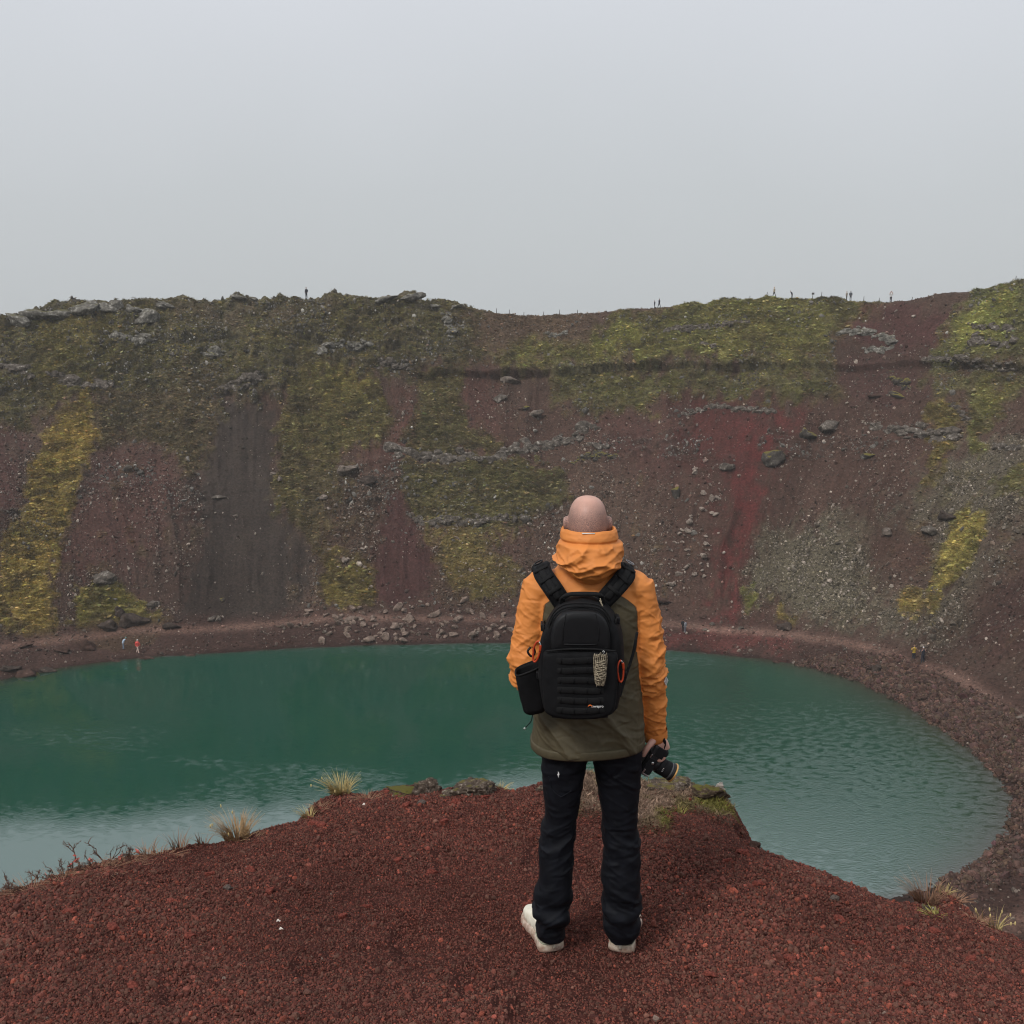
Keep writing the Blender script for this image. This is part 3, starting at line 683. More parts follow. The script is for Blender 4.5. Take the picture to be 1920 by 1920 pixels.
# --- broken, lichen-spotted rock in the cliff bands
nC = 15000
P, nn, ii = pick_pts(np.where(inv, rug[:, :fc] * (.15 + sstep(-.1, .5, fbm(Af * .22, Sf * .3, None, 4, 161))), 0), nC)
c = np.array(srgb(96, 92, 86)) * rng.lognormal(-.1, .35, (nC, 1)); pl = rng.uniform(size=nC) < .17; c[pl] = np.array(srgb(158, 154, 146)) * rng.lognormal(0, .2, (pl.sum(), 1))
sz = rng.lognormal(math.log(.145), .5, nC).clip(.05, .6); sz[pl] *= .7
g = scatter('cliff_rocks', P, rng.uniform(0, 6.28, (nC, 3)), sz[:, None] * rng.uniform(.75, 1.3, (nC, 3)), np.clip(c, .01, .6), STONE, rng.integers(0, 8, nC), m_stone); tag(g, 'broken grey rock with white lichen in the cliff bands', 'rock', kind='stuff')
# --- dark rubble on the right-hand shore
q = np.array([wall_hit(px, py) for px, py in [(1490,1240),(1560,1235),(1690,1240),(1780,1290),(1860,1320),(1920,1360),(1930,1480),(1960,1540),(1930,1600),(1850,1660),(1760,1690),(1740,1670),(1800,1620),(1870,1570),(1900,1510),(1890,1470),(1840,1440),(1760,1370),(1680,1310),(1580,1270)]])
q[:, 0] = np.where(q[:, 0] > (a_l + a_r) / 2, q[:, 0] - MPER, q[:, 0])
sd = poly_sd(Af, Sf, q); nR = 14000
P, nn, ii = pick_pts(np.where((Sf > -.3) & (Sf < 9), sstep(1.5, -1.5, sd + 2 * fbm(Af * .4, Sf * .6, None, 3, 140)), 0), nR)
c = np.array(srgb(80, 62, 54)) * rng.lognormal(0, .3, (nR, 1)) * (1 + rng.normal(0, .06, (nR, 3)))
sz = rng.lognormal(math.log(.13), .5, nR).clip(.05, .5)
g = scatter('shore_rubble', P + nn * (sz * .2)[:, None], rng.uniform(0, 6.28, (nR, 3)), sz[:, None] * rng.uniform(.75, 1.3, (nR, 3)), np.clip(c, .01, .5), STONE, rng.integers(0, 8, nR), m_stone)
tag(g, 'dark brown lava rubble along the right hand shore', 'rubble', kind='stuff')

# --- boulders one can point to
def boulder_mat(name, base, pale, moss_c=None, cover=.5, fleck=.5):
    m = new_mat(name, base, .93, .15); nt = m.node_tree
    g = N(nt, 'ShaderNodeNewGeometry')
    n = N(nt, 'ShaderNodeTexNoise'); n.inputs['Scale'].default_value = 1.8; n.inputs['Detail'].default_value = 8; n.inputs['Roughness'].default_value = .75
    nt.links.new(g.outputs['Position'], n.inputs['Vector'])
    r = N(nt, 'ShaderNodeValToRGB'); nt.links.new(n.outputs['Fac'], r.inputs[0]); cr = r.color_ramp
    cr.elements[0].position = .38; cr.elements[0].color = (*[c * .34 for c in base], 1)  # crevice shade painted into the colour: low spots of the relief go dark
    cr.elements[1].position = .72; cr.elements[1].color = (*pale, 1)
    e = cr.elements.new(.54 + .1 * (1 - fleck)); e.color = (*base, 1)
    last = r.outputs[0]
    if moss_c:
        sx = N(nt, 'ShaderNodeSeparateXYZ'); nt.links.new(g.outputs['Normal'], sx.inputs[0])
        n2 = N(nt, 'ShaderNodeTexNoise'); n2.inputs['Scale'].default_value = 1.1; n2.inputs['Detail'].default_value = 5
        nt.links.new(g.outputs['Position'], n2.inputs['Vector'])
        ad = N(nt, 'ShaderNodeMath', operation='ADD'); nt.links.new(sx.outputs['Z'], ad.inputs[0]); nt.links.new(n2.outputs['Fac'], ad.inputs[1])
        mr = N(nt, 'ShaderNodeMapRange'); mr.inputs['From Min'].default_value = 1.52 - cover * .6; mr.inputs['From Max'].default_value = 1.66 - cover * .6
        nt.links.new(ad.outputs[0], mr.inputs['Value'])
        mx = N(nt, 'ShaderNodeMix', data_type='RGBA'); nt.links.new(mr.outputs[0], mx.inputs['Factor']); nt.links.new(last, mx.inputs['A']); mx.inputs['B'].default_value = (*moss_c, 1)
        last = mx.outputs['Result']
    nt.links.new(last, bsdf(m).inputs['Base Color'])
    bp = N(nt, 'ShaderNodeBump'); bp.inputs['Strength'].default_value = .9; bp.inputs['Distance'].default_value = .12
    nt.links.new(n.outputs['Fac'], bp.inputs['Height']); nt.links.new(bp.outputs[0], bsdf(m).inputs['Normal'])
    return m
MB_ = {'grey': boulder_mat('boulder_grey', srgb(96, 88, 80), srgb(188, 182, 172), fleck=.8),
       'dark': boulder_mat('boulder_dark', srgb(76, 65, 58), srgb(136, 124, 114), fleck=.4),
       'pale': boulder_mat('boulder_pale', srgb(128, 116, 106), srgb(182, 172, 160)),
       'brown': boulder_mat('boulder_brown', srgb(84, 64, 56), srgb(116, 96, 86), fleck=.3),
       'moss': boulder_mat('boulder_mossy', srgb(80, 74, 68), srgb(150, 146, 138), srgb(100, 92, 44), .72),
       'rim': boulder_mat('boulder_rim', srgb(112, 108, 100), srgb(196, 192, 184), srgb(84, 80, 52), .25, fleck=.9)}
BM = [rock_mesh('boulder', 500 + i, 4, .42, (1, .85, .8), 10) for i in range(10)]
def put_rock(name, px, py, w, h, kind, label=None, group=None, i=0, sink=.25, cat='rock', P=None, nn=None):
    if P is None: P, nn, _, _ = wall_at(px, py)
    dist = math.sqrt(P[0] ** 2 + P[1] ** 2 + (P[2] - CAM_Z) ** 2); k = dist / FPX
    me = BM[i % len(BM)].copy() if kind != BM[i % len(BM)].get('k') else BM[i % len(BM)]
    o = bpy.data.objects.new(name, me); me.materials.clear(); me.materials.append(MB_[kind]); COL.objects.link(o)
    o.scale = (w * k * .58, (w + h) * k * .27, h * k * .62)
    o.rotation_euler = (random.uniform(-.25, .25), random.uniform(-.25, .25), random.uniform(-.5, .5))
    o.location = Vector(P) + Vector(nn) * (h * k * .5 * (.5 - sink))
    tag(o, label, cat, group); return o
BOULDERS = [
 (200,1091,42,28,'grey','grey boulder with white lichen just above the grassy hummock'),
 (247,1163,48,34,'dark','largest dark boulder on the grassy hummock by the far left shore'),
 (219,1150,19,26,'dark','upright dark rock wedged behind the largest hummock boulder'),
 (200,1176,32,28,'dark','rounded dark boulder left of the largest hummock boulder'),
 (322,1174,27,17,'dark','low dark rock at the right foot of the grassy hummock'),
 (286,1132,20,20,'grey','speckled round rock on the upper right of the hummock'),
 (396,1160,15,15,'grey','left rock of the small pair below the dark scree'),
 (406,1160,11,17,'grey','right rock of the small pair below the dark scree'),
 (417,1124,10,10,'moss','single small mossy stone low on the dark scree'),
 (16,1257,34,18,'dark','dark rock at the water edge nearest the left picture border'),
 (53,1266,38,22,'brown','big brown block standing in the shallows at far left'),
 (86,1260,30,15,'dark','dark flat rock in the shallows right of the brown block'),
 (162,1213,27,26,'brown','tilted brown slab above the path left of the two hikers'),
 (115,1221,30,15,'brown','wide flat brown rock beside the path at far left'),
 (45,1210,26,8,'brown','thin flat slab at the foot of the yellow grass strip'),
 (276,1236,24,10,'brown','flat brown rock at the waterline below the red hiker'),
 (356,1230,21,9,'brown','lone flat rock on the beach right of the red hiker'),
 (221,1240,24,6,'brown','low flat stone at the waterline below the pale blue hiker'),
 (1451,862,40,36,'moss','largest round mossy boulder beside the red streak'),
 (1513,814,34,28,'moss','yellow green mossy boulder upslope of the round one'),
 (1556,795,40,26,'grey','dark jagged rock right of the yellow green mossy boulder'),
 (1625,857,24,13,'moss','small bright mossy stone alone on the brown slope'),
 (1360,878,28,20,'grey','grey lichen rock inside the red streak'),
 (1264,925,15,32,'moss','tall narrow mossy rock left of the red streak'),
 (956,713,32,18,'pale','pale oval boulder high in the centre below the ledge'),
 (1000,774,26,15,'pale','pale oval boulder below and right of the highest pale one'),
 (984,769,18,10,'moss','mossy stone touching the second pale oval boulder'),
 (936,748,22,18,'grey','grey lumpy rock left of the two pale oval boulders'),
 (691,908,30,22,'dark','dark mossy rock at the head of the narrow red chute'),
 (650,888,42,24,'pale','broken pale rock stack left of the narrow red chute'),
 (607,937,17,13,'pale','pale round stone in the central grass'),
 (512,889,17,9,'pale','flat pale stone at the left edge of the central grass'),
 (523,903,9,15,'pale','upright pale stone just below the flat one by the central grass'),
 (441,968,9,7,'pale','small whitish stone in the middle of the dark scree'),
 (407,931,24,8,'grey','low grey slab at the upper left edge of the dark scree'),
 (238,885,16,13,'grey','lichen stone alone on the red left slope'),
 (1471,1176,28,18,'dark','dark boulder at the foot of the grey scree above the beach'),
 (1333,937,9,17,'pale','upright pale block at the left edge of the red streak'),
 (1665,1001,20,18,'pale','whitish lichen boulder above the brown hollow at right'),
 (1771,962,36,26,'dark','big dark boulder beside the bright yellow moss patch'),
 (1737,992,28,20,'grey','grey boulder downslope of the big dark one near the yellow moss'),
 (1645,1252,28,15,'dark','largest dark rock between path and right hand shore'),
 (1605,1243,16,9,'brown','small brown rock on the lake side of the right hand path'),
 (1910,1346,11,9,'pale','single pale stone on the right hand beach'),
 (1240,1127,30,16,'brown','long brown rock just right of the hiker shoulder'),
 (1333,1169,9,10,'grey','round grey stone on the red foot above the path'),
 (1320,1180,10,8,'pale','pale stone by the path below the red streak'),
 (1388,1177,10,8,'grey','small grey stone right of the red foot by the path'),
 (1317,1155,14,9,'brown','brown stone above the path left of the red foot'),
 (1455,1243,18,9,'brown','flat brown stone at the far waterline right of the red foot'),
 (1488,1243,9,6,'pale','tiny pale stone at the waterline right of the flat brown one'),
 (1640,905,14,8,'brown','low brown knob in the slope below the small bright mossy stone'),
 (1680,744,30,12,'moss','mossy ledge rock on the brown gap under the long ledge'),
 (1640,745,34,9,'brown','flat ledge rock left of the mossy one under the long ledge'),
]
for i, (px, py, w, h, kd, lb) in enumerate(BOULDERS):
    put_rock('boulder', px, py + h * .15, w, h, kd, lb, None, i)
RIMROCKS = [(30,592,50,22),(78,584,60,22),(120,575,60,24),(160,573,50,28),(196,570,36,26),(216,568,24,30),(250,574,34,28),(276,582,50,34),(312,566,40,14),(445,561,30,10),(470,560,24,9),(722,560,36,14),(772,556,40,18),(820,572,30,14),(850,576,26,10)]
RL = ['low lichen rock at the left end of the skyline','second long lichen rock from the left end of the skyline','broad lichen crag on the left skyline','lichen crag rising toward the tallest skyline rock','rock block just left of the tallest skyline rock','tallest upright rock on the left skyline','pale rock leaning right of the tallest skyline rock','large round lichen rock below the left skyline','flat rock ending the left skyline crag','left of two small skyline stones left of the lone hiker','right of two small skyline stones left of the lone hiker','rock at the left shoulder of the central skyline hump','rock on top of the central skyline hump','rock right of the notch in the central skyline hump','small rock where the central skyline hump slopes down']
for i, ((px, py, w, h), lb) in enumerate(zip(RIMROCKS, RL)):
    put_rock('rim_rock', px, py + h * .45, w, h, 'rim', lb, 'lichen rocks along the left skyline', i + 3, .3)

# rock outcrops: ragged ribs standing out of the slope, broken into interlocked blocks
CHUNK = []
for i in range(8):
    me = rock_mesh('chunk', 640 + i, 3, .34, (1, .9, .85), 9); CHUNK.append((np.array([v.co[:] for v in me.vertices]), [tuple(p.vertices) for p in me.polygons]))
def outcrop(label, pts, thick, kind, seed, depth=.9):
    r = np.random.default_rng(seed); Vv, Ff = [], []
    L_ = sum(math.hypot(b[0] - a[0], b[1] - a[1]) for a, b in zip(pts, pts[1:])); n = max(3, int(L_ / (thick * .30)))
    t = np.linspace(0, 1, n); px = np.interp(t, np.linspace(0, 1, len(pts)), [p[0] for p in pts]); py = np.interp(t, np.linspace(0, 1, len(pts)), [p[1] for p in pts])
    for q in range(n):
        for rep in range(2):
            P, nn, _, _ = wall_at(px[q] + r.normal(0, thick * .15), py[q] + r.normal(0, thick * .16)); k = np.linalg.norm(P - np.array([0, 0, CAM_Z])) / FPX * thick * .5
            v, f = CHUNK[r.integers(0, len(CHUNK))]; e = Euler(tuple(r.uniform(-.4, .4, 2)) + (r.uniform(0, 6.28),)).to_matrix()
            end = .6 if q in (0, n - 1) else 1.0
            sc = np.array([r.uniform(.9, 1.6), r.uniform(.8, 1.2), r.uniform(.75, 1.25)]) * r.uniform(.7, 1.1) * k * end * (1 if rep == 0 else .75)
            w = (v @ np.array(e).T) * sc + P - nn * k * .25
            w += (.12 * k * fbm(w[:, 0] * 2.2 / k * .6, w[:, 1] * 2.2 / k * .6, w[:, 2] * 2.2 / k * .6, 3, seed, .6, True))[:, None] * nn
            b0 = len(Vv); Vv += w.tolist(); Ff += [tuple(i + b0 for i in g_) for g_ in f]
    ob = mesh_obj('rock_outcrop', Vv, Ff, MB_[kind], smooth=False); tag(ob, label, 'rock outcrop')
    return ob
outcrop('long curved grey rock rib crossing the centre of the wall', [(722,850),(760,852),(800,860),(850,860),(905,864),(945,852),(975,842),(1020,833),(1065,820),(1112,804)], 27, 'grey', 5)
outcrop('lichen rock rib with a drop below it at right', [(1632,800),(1680,810),(1720,812),(1760,820),(1800,818)], 26, 'grey', 8)
outcrop('thin dark rock arc crossing the top of the red streak', [(1280,775),(1330,765),(1400,770),(1452,778)], 14, 'grey', 12)
outcrop('rocky white lichen foot of the central grass patch', [(768,970),(800,982),(860,985),(920,982),(985,972)], 20, 'grey', 15, .6)
outcrop('short mossy rock rib right of the long curved one', [(1075,866),(1110,860),(1130,856),(1160,858)], 16, 'moss', 19)
outcrop('square grey rock block at the right end of the curved rib', [(1112,840),(1125,836),(1140,838)], 24, 'grey', 22)
outcrop('rock knuckle under the bright moss far right', [(1735,678),(1780,684),(1840,690),(1900,688)], 14, 'grey', 28)

for i, (lb, pts, th, kd) in enumerate((
 ('pale lichen rocks in the moss below the tallest skyline rock', [(200,628),(240,636),(285,640)], 20, 'rim'),
 ('grey rock face at the head of the yellow grass strip', [(95,705),(130,722),(170,728),(215,722)], 26, 'grey'),
 ('white lichen patch in the cliff left of the lone hiker', [(372,655),(395,662),(420,660)], 18, 'rim'),
 ('rock band at the head of the dark scree', [(415,728),(450,722),(490,712)], 22, 'grey'),
 ('white speckled ledge right below the lone hiker', [(590,662),(630,655),(670,650),(690,655)], 18, 'rim'),
 ('lichen rocks at the left border under the skyline', [(2,690),(30,700),(60,705)], 24, 'grey'),
 ('rock rib under the central skyline hump', [(830,590),(842,610),(850,640)], 18, 'rim'),
 ('dark rock step above the central grass block', [(700,690),(735,685),(770,692)], 20, 'grey'),
 ('small white lichen outcrop in the skyline dip slope', [(1018,626),(1040,630),(1060,628)], 12, 'rim'),
 ('rock ledge in the moss below the striding pair', [(1240,625),(1290,618),(1340,612),(1400,605)], 14, 'grey'),
 ('rock knob in the bright moss right of the skyline dip', [(1310,650),(1330,652),(1345,655)], 16, 'grey'),
 ('white lichen boulder field under the red brow', [(1570,628),(1610,622),(1650,630),(1680,645)], 18, 'rim'),
 ('pale stones at the foot of the red brow', [(1620,655),(1650,662),(1670,655)], 14, 'rim'),
 ('stacked dark ledges in the far right moss', [(1830,640),(1860,645),(1900,650)], 22, 'grey'),
 ('upper rock step in the far right moss', [(1820,615),(1860,618),(1905,622)], 14, 'grey'),
 ('mossy rock step below the long ledge at right', [(1665,705),(1690,720),(1700,735)], 18, 'moss'),
 ('crumbling rock above the right end of the grey scree', [(1860,830),(1890,838),(1915,845)], 16, 'grey'),
 ('rock teeth at the top of the right grey scree', [(1780,760),(1800,775),(1815,790)], 14, 'grey'))):
    outcrop(lb, pts, th, kd, 40 + i)

# rockfall: single rocks lying in three fields
ROCKM = [rock_mesh('rockfall_stone', 700 + i, 2, .34, (1, .85, .8), 9) for i in range(8)]
m_rf = boulder_mat('rockfall', srgb(134, 116, 104), srgb(178, 164, 150), fleck=.3); m_rf2 = boulder_mat('rockfall_pale', srgb(150, 136, 124), srgb(205, 194, 180))
RM2 = [m.copy() for m in ROCKM]
for m in ROCKM: m.materials.append(m_rf)
for m in RM2: m.materials.append(m_rf2)
def field(poly, n, lo, hi, meshes, name, label, group, seed, bias=None):
    r = np.random.default_rng(seed); P_ = np.array(poly, float); got = 0
    while got < n:
        x, y = r.uniform(P_[:, 0].min(), P_[:, 0].max()), r.uniform(P_[:, 1].min(), P_[:, 1].max())
        if poly_sd(np.array([x]), np.array([y]), P_)[0] > 0: continue
        if r.uniform() > .35 + .65 * (fbm(np.array([x * .018]), np.array([y * .03]), None, 2, seed)[0] > -.1): continue
        P, nn, _, _ = wall_at(x, y); dist = np.linalg.norm(P - np.array([0, 0, CAM_Z]))
        w = (lo + (hi - lo) * r.uniform() ** 2.6) * dist / FPX * .5
        o = bpy.data.objects.new(name, meshes[r.integers(0, len(meshes))]); COL.objects.link(o)
        o.scale = (w * r.uniform(.9, 1.35), w * r.uniform(.8, 1.1), w * r.uniform(.6, 1.0)); o.rotation_euler = tuple(r.uniform(-.5, .5, 2)) + (r.uniform(0, 6.28),)
        o.location = Vector(P) + Vector(nn) * w * .25; tag(o, label, 'rock', group); got += 1
field([(560,1150),(690,1135),(760,1140),(860,1125),(955,1140),(960,1200),(760,1204),(600,1208),(540,1180)], 125, 9, 25, ROCKM, 'shore_rock', 'angular brownish rock of the rockfall along the far shore', 'rockfall along the far shore', 1)
field([(480,1150),(600,1140),(600,1212),(480,1216)], 10, 7, 16, ROCKM, 'beach_rock', 'scattered rock on the dark beach left of the rockfall', 'rocks left of the rockfall', 2)
field([(590,960),(700,930),(720,1040),(700,1120),(620,1060)], 32, 6, 17, RM2, 'slope_rock', 'pale rock lying on the mossy scree left of the red chute', 'pale rocks left of the red chute', 3)
field([(1290,880),(1345,890),(1352,960),(1340,1040),(1330,1090),(1260,1120),(1235,1080),(1270,1000),(1310,950)], 60, 6, 17, RM2, 'pale_rock', 'pale rock of the spill just left of the red streak', 'pale rocks left of the red streak', 4)
field([(800,1010),(1000,940),(1040,1000),(980,1100),(860,1110)], 28, 6, 14, RM2, 'talus_rock', 'pale rock in the mossy talus left of the hiker', 'pale rocks in the central talus', 5)
# ================================================================== the red gravel lip in front
FEET = np.array([0.28, 3.52, 33.69])
def lip_base(x, y):
    z = FEET[2] + .20 * np.maximum(0, 3.52 - y) - .035 * np.maximum(0, x - .9) ** 2 - .03 * np.maximum(0, -x - 1.2) ** 2
    z = z + .055 * fbm(x * 1.0 + 4, y * 1.0, None, 3, 201) + .012 * fbm(x * 4, y * 4, None, 3, 205)
    flat = np.exp(-(((x - .28) / .5) ** 2 + ((y - 3.6) / .5) ** 2))
    return z * (1 - flat) + FEET[2] * flat
EDGE_PX = [(-700,1830),(-300,1740),(0,1662),(60,1648),(150,1618),(250,1592),(330,1580),(400,1568),(450,1556),(490,1542),(560,1530),(580,1515),(600,1492),(640,1474),(690,1480),(740,1466),(790,1462),(830,1470),(870,1464),(930,1466),(965,1474),(1000,1464),(1050,1452),(1100,1444),(1150,1450),(1200,1457),(1240,1462),(1290,1470),(1350,1474),(1362,1500),(1368,1530),(1385,1558),(1410,1574),(1450,1590),(1520,1612),(1600,1646),(1650,1672),(1690,1682),(1735,1680),(1775,1655),(1800,1668),(1828,1695),(1850,1716),(1885,1732),(1920,1748),(2100,1800),(2500,1900)]
edge = []
for px, py in EDGE_PX:
    z = FEET[2]
    for _ in range(6):
        p = on_z(px, py, z); z = float(lip_base(np.array([p[0]]), np.array([p[1]]))[0])
    edge.append(p[:2])
edge = np.array(edge)
lip_poly = np.vstack([edge, [[9, 2.5], [9, -6], [-9, -6], [-9, 3.0]]])
gx = np.concatenate([np.linspace(-6, -3, 40, endpoint=False), np.arange(-3, 3.2, .0135), np.linspace(3.22, 6, 40)])
gy = np.concatenate([np.linspace(-3, 2.3, 40, endpoint=False), np.arange(2.3, 5.9, .0135), np.linspace(5.92, 8.5, 40)])
GX, GY = np.meshgrid(gx, gy)
sdl = poly_sd(GX, GY, lip_poly)
sdn = sdl + .035 * fbm(GX * 5, GY * 5, None, 4, 211) * sstep(-.4, 0, sdl)
def lip_z(x, y, sd):
    o = np.maximum(sd, 0)
    return lip_base(x, y) - .03 * sstep(-.30, 0, sd) ** 2 - (1.25 * o + .9 * o ** 2 / (o + .25)) * (1 - .45 * sstep(.6, 2.0, o))
GZ = lip_z(GX, GY, sdn)
# dead-moss mat on the tip, thicker than the gravel
def px_poly(pts): return np.array([on_z(a, b, FEET[2])[:2] for a, b in pts])
MAT = px_poly([(1020,1448),(1100,1436),(1200,1448),(1300,1462),(1356,1466),(1368,1500),(1372,1540),(1330,1520),(1290,1508),(1262,1530),(1235,1556),(1205,1562),(1170,1555),(1130,1535),(1080,1530),(1050,1500)])
msd = poly_sd(GX, GY, MAT) + .09 * fbm(GX * 4, GY * 4, None, 4, 221)
matw = sstep(.05, -.05, msd)
GZ += matw * (.03 + .018 * fbm(GX * 9, GY * 9, None, 4, 225)) * sstep(.05, -.02, sdl)
# trodden hollows and half-filled footprints
for fx, fy, fa in ((-.15, 3.28, .2), (-.42, 3.62, .1), (.05, 3.05, -.1), (-.75, 3.35, .35), (-.9, 3.9, .5), (.62, 3.25, -.2), (.78, 3.75, -.1), (.35, 4.05, .1), (.12, 4.3, 0), (1.15, 3.4, -.4), (-.3, 4.2, .2), (.45, 2.95, .1), (-1.2, 3.2, .4), (1.35, 3.75, -.3)):
    ca_, sa_ = math.cos(fa), math.sin(fa); ux, uy = (GX - fx) * ca_ + (GY - fy) * sa_, -(GX - fx) * sa_ + (GY - fy) * ca_
    q_ = (ux / .055) ** 2 + (uy / .145) ** 2; GZ += -.016 * np.exp(-q_ ** 1.5) + .007 * np.exp(-(np.sqrt(q_) - 1.35) ** 2 / .08)
GZ += .006 * fbm(GX * 28, GY * 28, None, 2, 231) * sstep(.3, 0, sdl)
LVt = np.stack([GX, GY, GZ], -1)
gcol = np.empty(GX.shape + (3,)); gcol[:] = srgb(62, 34, 29)
gcol *= (1 + .25 * fbm(GX * 1.3, GY * 1.3, None, 3, 235) + .3 * fbm(GX * 30, GY * 30, None, 2, 236))[..., None]
gcol += (np.array(srgb(112, 94, 80)) * (1 + .35 * fbm(GX * 22, GY * 22, None, 3, 238))[..., None] - gcol) * (matw * .9)[..., None]
gr = matw * sstep(.15, .45, fbm(GX * 3.5, GY * 3.5, None, 3, 240)) + sstep(.12, 0, np.hypot(GX - 1.10, (GY - 4.87) * 1.3) - .02)
gcol += (np.array(srgb(96, 96, 40)) - gcol) * np.clip(gr, 0, .8)[..., None]
lm_ = noisy('gravel_bed', (.06, .03, .03), .95, .1, scale=40, bump=.6, dist=.01)
nt = lm_.node_tree; at = N(nt, 'ShaderNodeAttribute', attribute_name='Col')
sc_ = N(nt, 'ShaderNodeVectorMath', operation='SCALE'); nn_ = N(nt, 'ShaderNodeTexNoise'); nn_.inputs['Scale'].default_value = 55; nn_.inputs['Detail'].default_value = 6
gg = N(nt, 'ShaderNodeNewGeometry'); nt.links.new(gg.outputs['Position'], nn_.inputs['Vector'])
mr = N(nt, 'ShaderNodeMapRange'); mr.inputs['From Min'].default_value = .3; mr.inputs['From Max'].default_value = .7; mr.inputs['To Min'].default_value = .55; mr.inputs['To Max'].default_value = 1.5
nt.links.new(nn_.outputs['Fac'], mr.inputs['Value']); nt.links.new(at.outputs['Color'], sc_.inputs[0]); nt.links.new(mr.outputs[0], sc_.inputs['Scale'])
nt.links.new(sc_.outputs[0], bsdf(lm_).inputs['Base Color'])
lip = grid_mesh('gravel_ledge', LVt, lm_); tag(lip, kind='structure'); set_col(lip.data, 'Col', np.clip(gcol, .004, .6).reshape(-1, 3))

def lip_at(px, py):
    """point of the ledge seen at a photo pixel; points on the very edge are kept on top of it"""
    z = FEET[2]
    for _ in range(6):
        p = on_z(px, py, z); z = float(lip_base(p[:1], p[1:2])[0])
    i = np.argmin(np.abs(gy - p[1])); j = np.argmin(np.abs(gx - p[0]))
    return np.array([p[0], p[1], max(float(GZ[i, j]), z - .04)])

# gravel: individually placed scoria stones
def in_view(P, mx=420):
    dx, dy, dz_ = P[:, 0], P[:, 1], P[:, 2] - CAM_Z
    dep = dy * math.cos(PITCH) - dz_ * math.sin(PITCH); upv = dy * math.sin(PITCH) + dz_ * math.cos(PITCH)
    x = 960 + FPX * dx / dep; y = 960 - FPX * upv / dep
    return (x > -mx) & (x < 1920 + mx) & (y > 1380) & (y < 1920 + mx)
m_grav = instanced_mat('scoria_gravel', .9, .25, .4, 3.5)
GRAV = pool('gravel_shapes', [bpy.data.objects.new('gravel_shape', rock_mesh('gravel_shape', 900 + i, 1 if i < 6 else 2, .3, (1, .85, .7), 4)) for i in range(10)])
for o in GRAV.objects: o.data.materials.append(m_grav)
def lay(n, lo, hi, seed, power=2.0):
    r = np.random.default_rng(seed)
    P = np.stack([r.uniform(-3, 3.1, n), r.uniform(2.4, 5.7, n), np.zeros(n)], 1)
    j = np.clip(np.searchsorted(gx, P[:, 0]), 0, len(gx) - 1); i = np.clip(np.searchsorted(gy, P[:, 1]), 0, len(gy) - 1)
    P[:, 2] = GZ[i, j]; m = matw[i, j]; sdp = sdl[i, j]
    big = fbm(P[:, 0] * .8 + 9, P[:, 1] * .8, None, 3, 251)
    keep = in_view(P) & (sdp < .35) & (r.uniform(size=n) > m * .88)
    s = lo + (hi - lo) * r.uniform(size=n) ** power; s *= 1 + .55 * big
    P, s = P[keep], s[keep]; n = len(P)
    t = r.uniform(size=n); c = np.empty((n, 3)); c[:] = srgb(100, 57, 48)
    c[t < .34] = srgb(92, 62, 52); c[(t > .34) & (t < .43)] = srgb(124, 66, 52); c[(t > .43) & (t < .62)] = srgb(76, 43, 37); c[t > .998] = srgb(118, 100, 90); c[(t > .62) & (t < .628)] = srgb(142, 76, 64)
    c *= r.lognormal(0, .2, (n, 1)) * (1 + .28 * fbm(P[:, 0] * 1.4, P[:, 1] * 1.6, None, 3, 261))[:, None]
    P[:, 2] += s * .25
    return P, r.uniform(0, 6.28, (n, 3)), s[:, None] * r.uniform(.75, 1.25, (n, 3)), c, r.integers(0, 10, n)
parts_ = [lay(480000, .0034, .0068, 1, 1.6), lay(32000, .007, .014, 2, 2.2), lay(1300, .012, .022, 3, 2)]
P, R_, S_, C_, K_ = [np.concatenate(z) for z in zip(*parts_)]
g = scatter('gravel', P, R_, S_, np.clip(C_, .008, .6), GRAV, K_, m_grav); tag(g, 'red brown scoria gravel covering the ledge', 'gravel', kind='stuff')
# dead moss fibres on the mat
n = 30000; r = np.random.default_rng(5)
P = np.stack([r.uniform(.0, 1.3, n), r.uniform(4.2, 5.5, n), np.zeros(n)], 1)
j = np.clip(np.searchsorted(gx, P[:, 0]), 0, len(gx) - 1); i = np.clip(np.searchsorted(gy, P[:, 1]), 0, len(gy) - 1)
P[:, 2] = GZ[i, j] - .002; keep = (matw[i, j] > r.uniform(size=n)) & (sdl[i, j] < .05); P = P[keep]; cc = gcol[i, j][keep]; n = len(P)
c = cc * r.lognormal(.25, .35, (n, 1))
mo = []
for k in range(4):
    v_, f_ = blade_clump(360 + k, 9, 1.0, 1.0, 1.6, .13); mo.append(mesh_obj('moss_fibre_shape', v_, f_, m_tuft, link=False))
MO = pool('moss_fibre_shapes', mo); s = r.uniform(.006, .014, n)
g = scatter('dead_moss', P, np.stack([r.normal(0, .5, n), r.normal(0, .5, n), r.uniform(0, 6.28, n)], 1), np.stack([s * 1.2, s * 1.2, s], 1), np.clip(c, .01, .6), MO, r.integers(0, 4, n), m_tuft); tag(g, 'dry grey brown moss mat on the tip of the ledge', 'moss', kind='stuff')
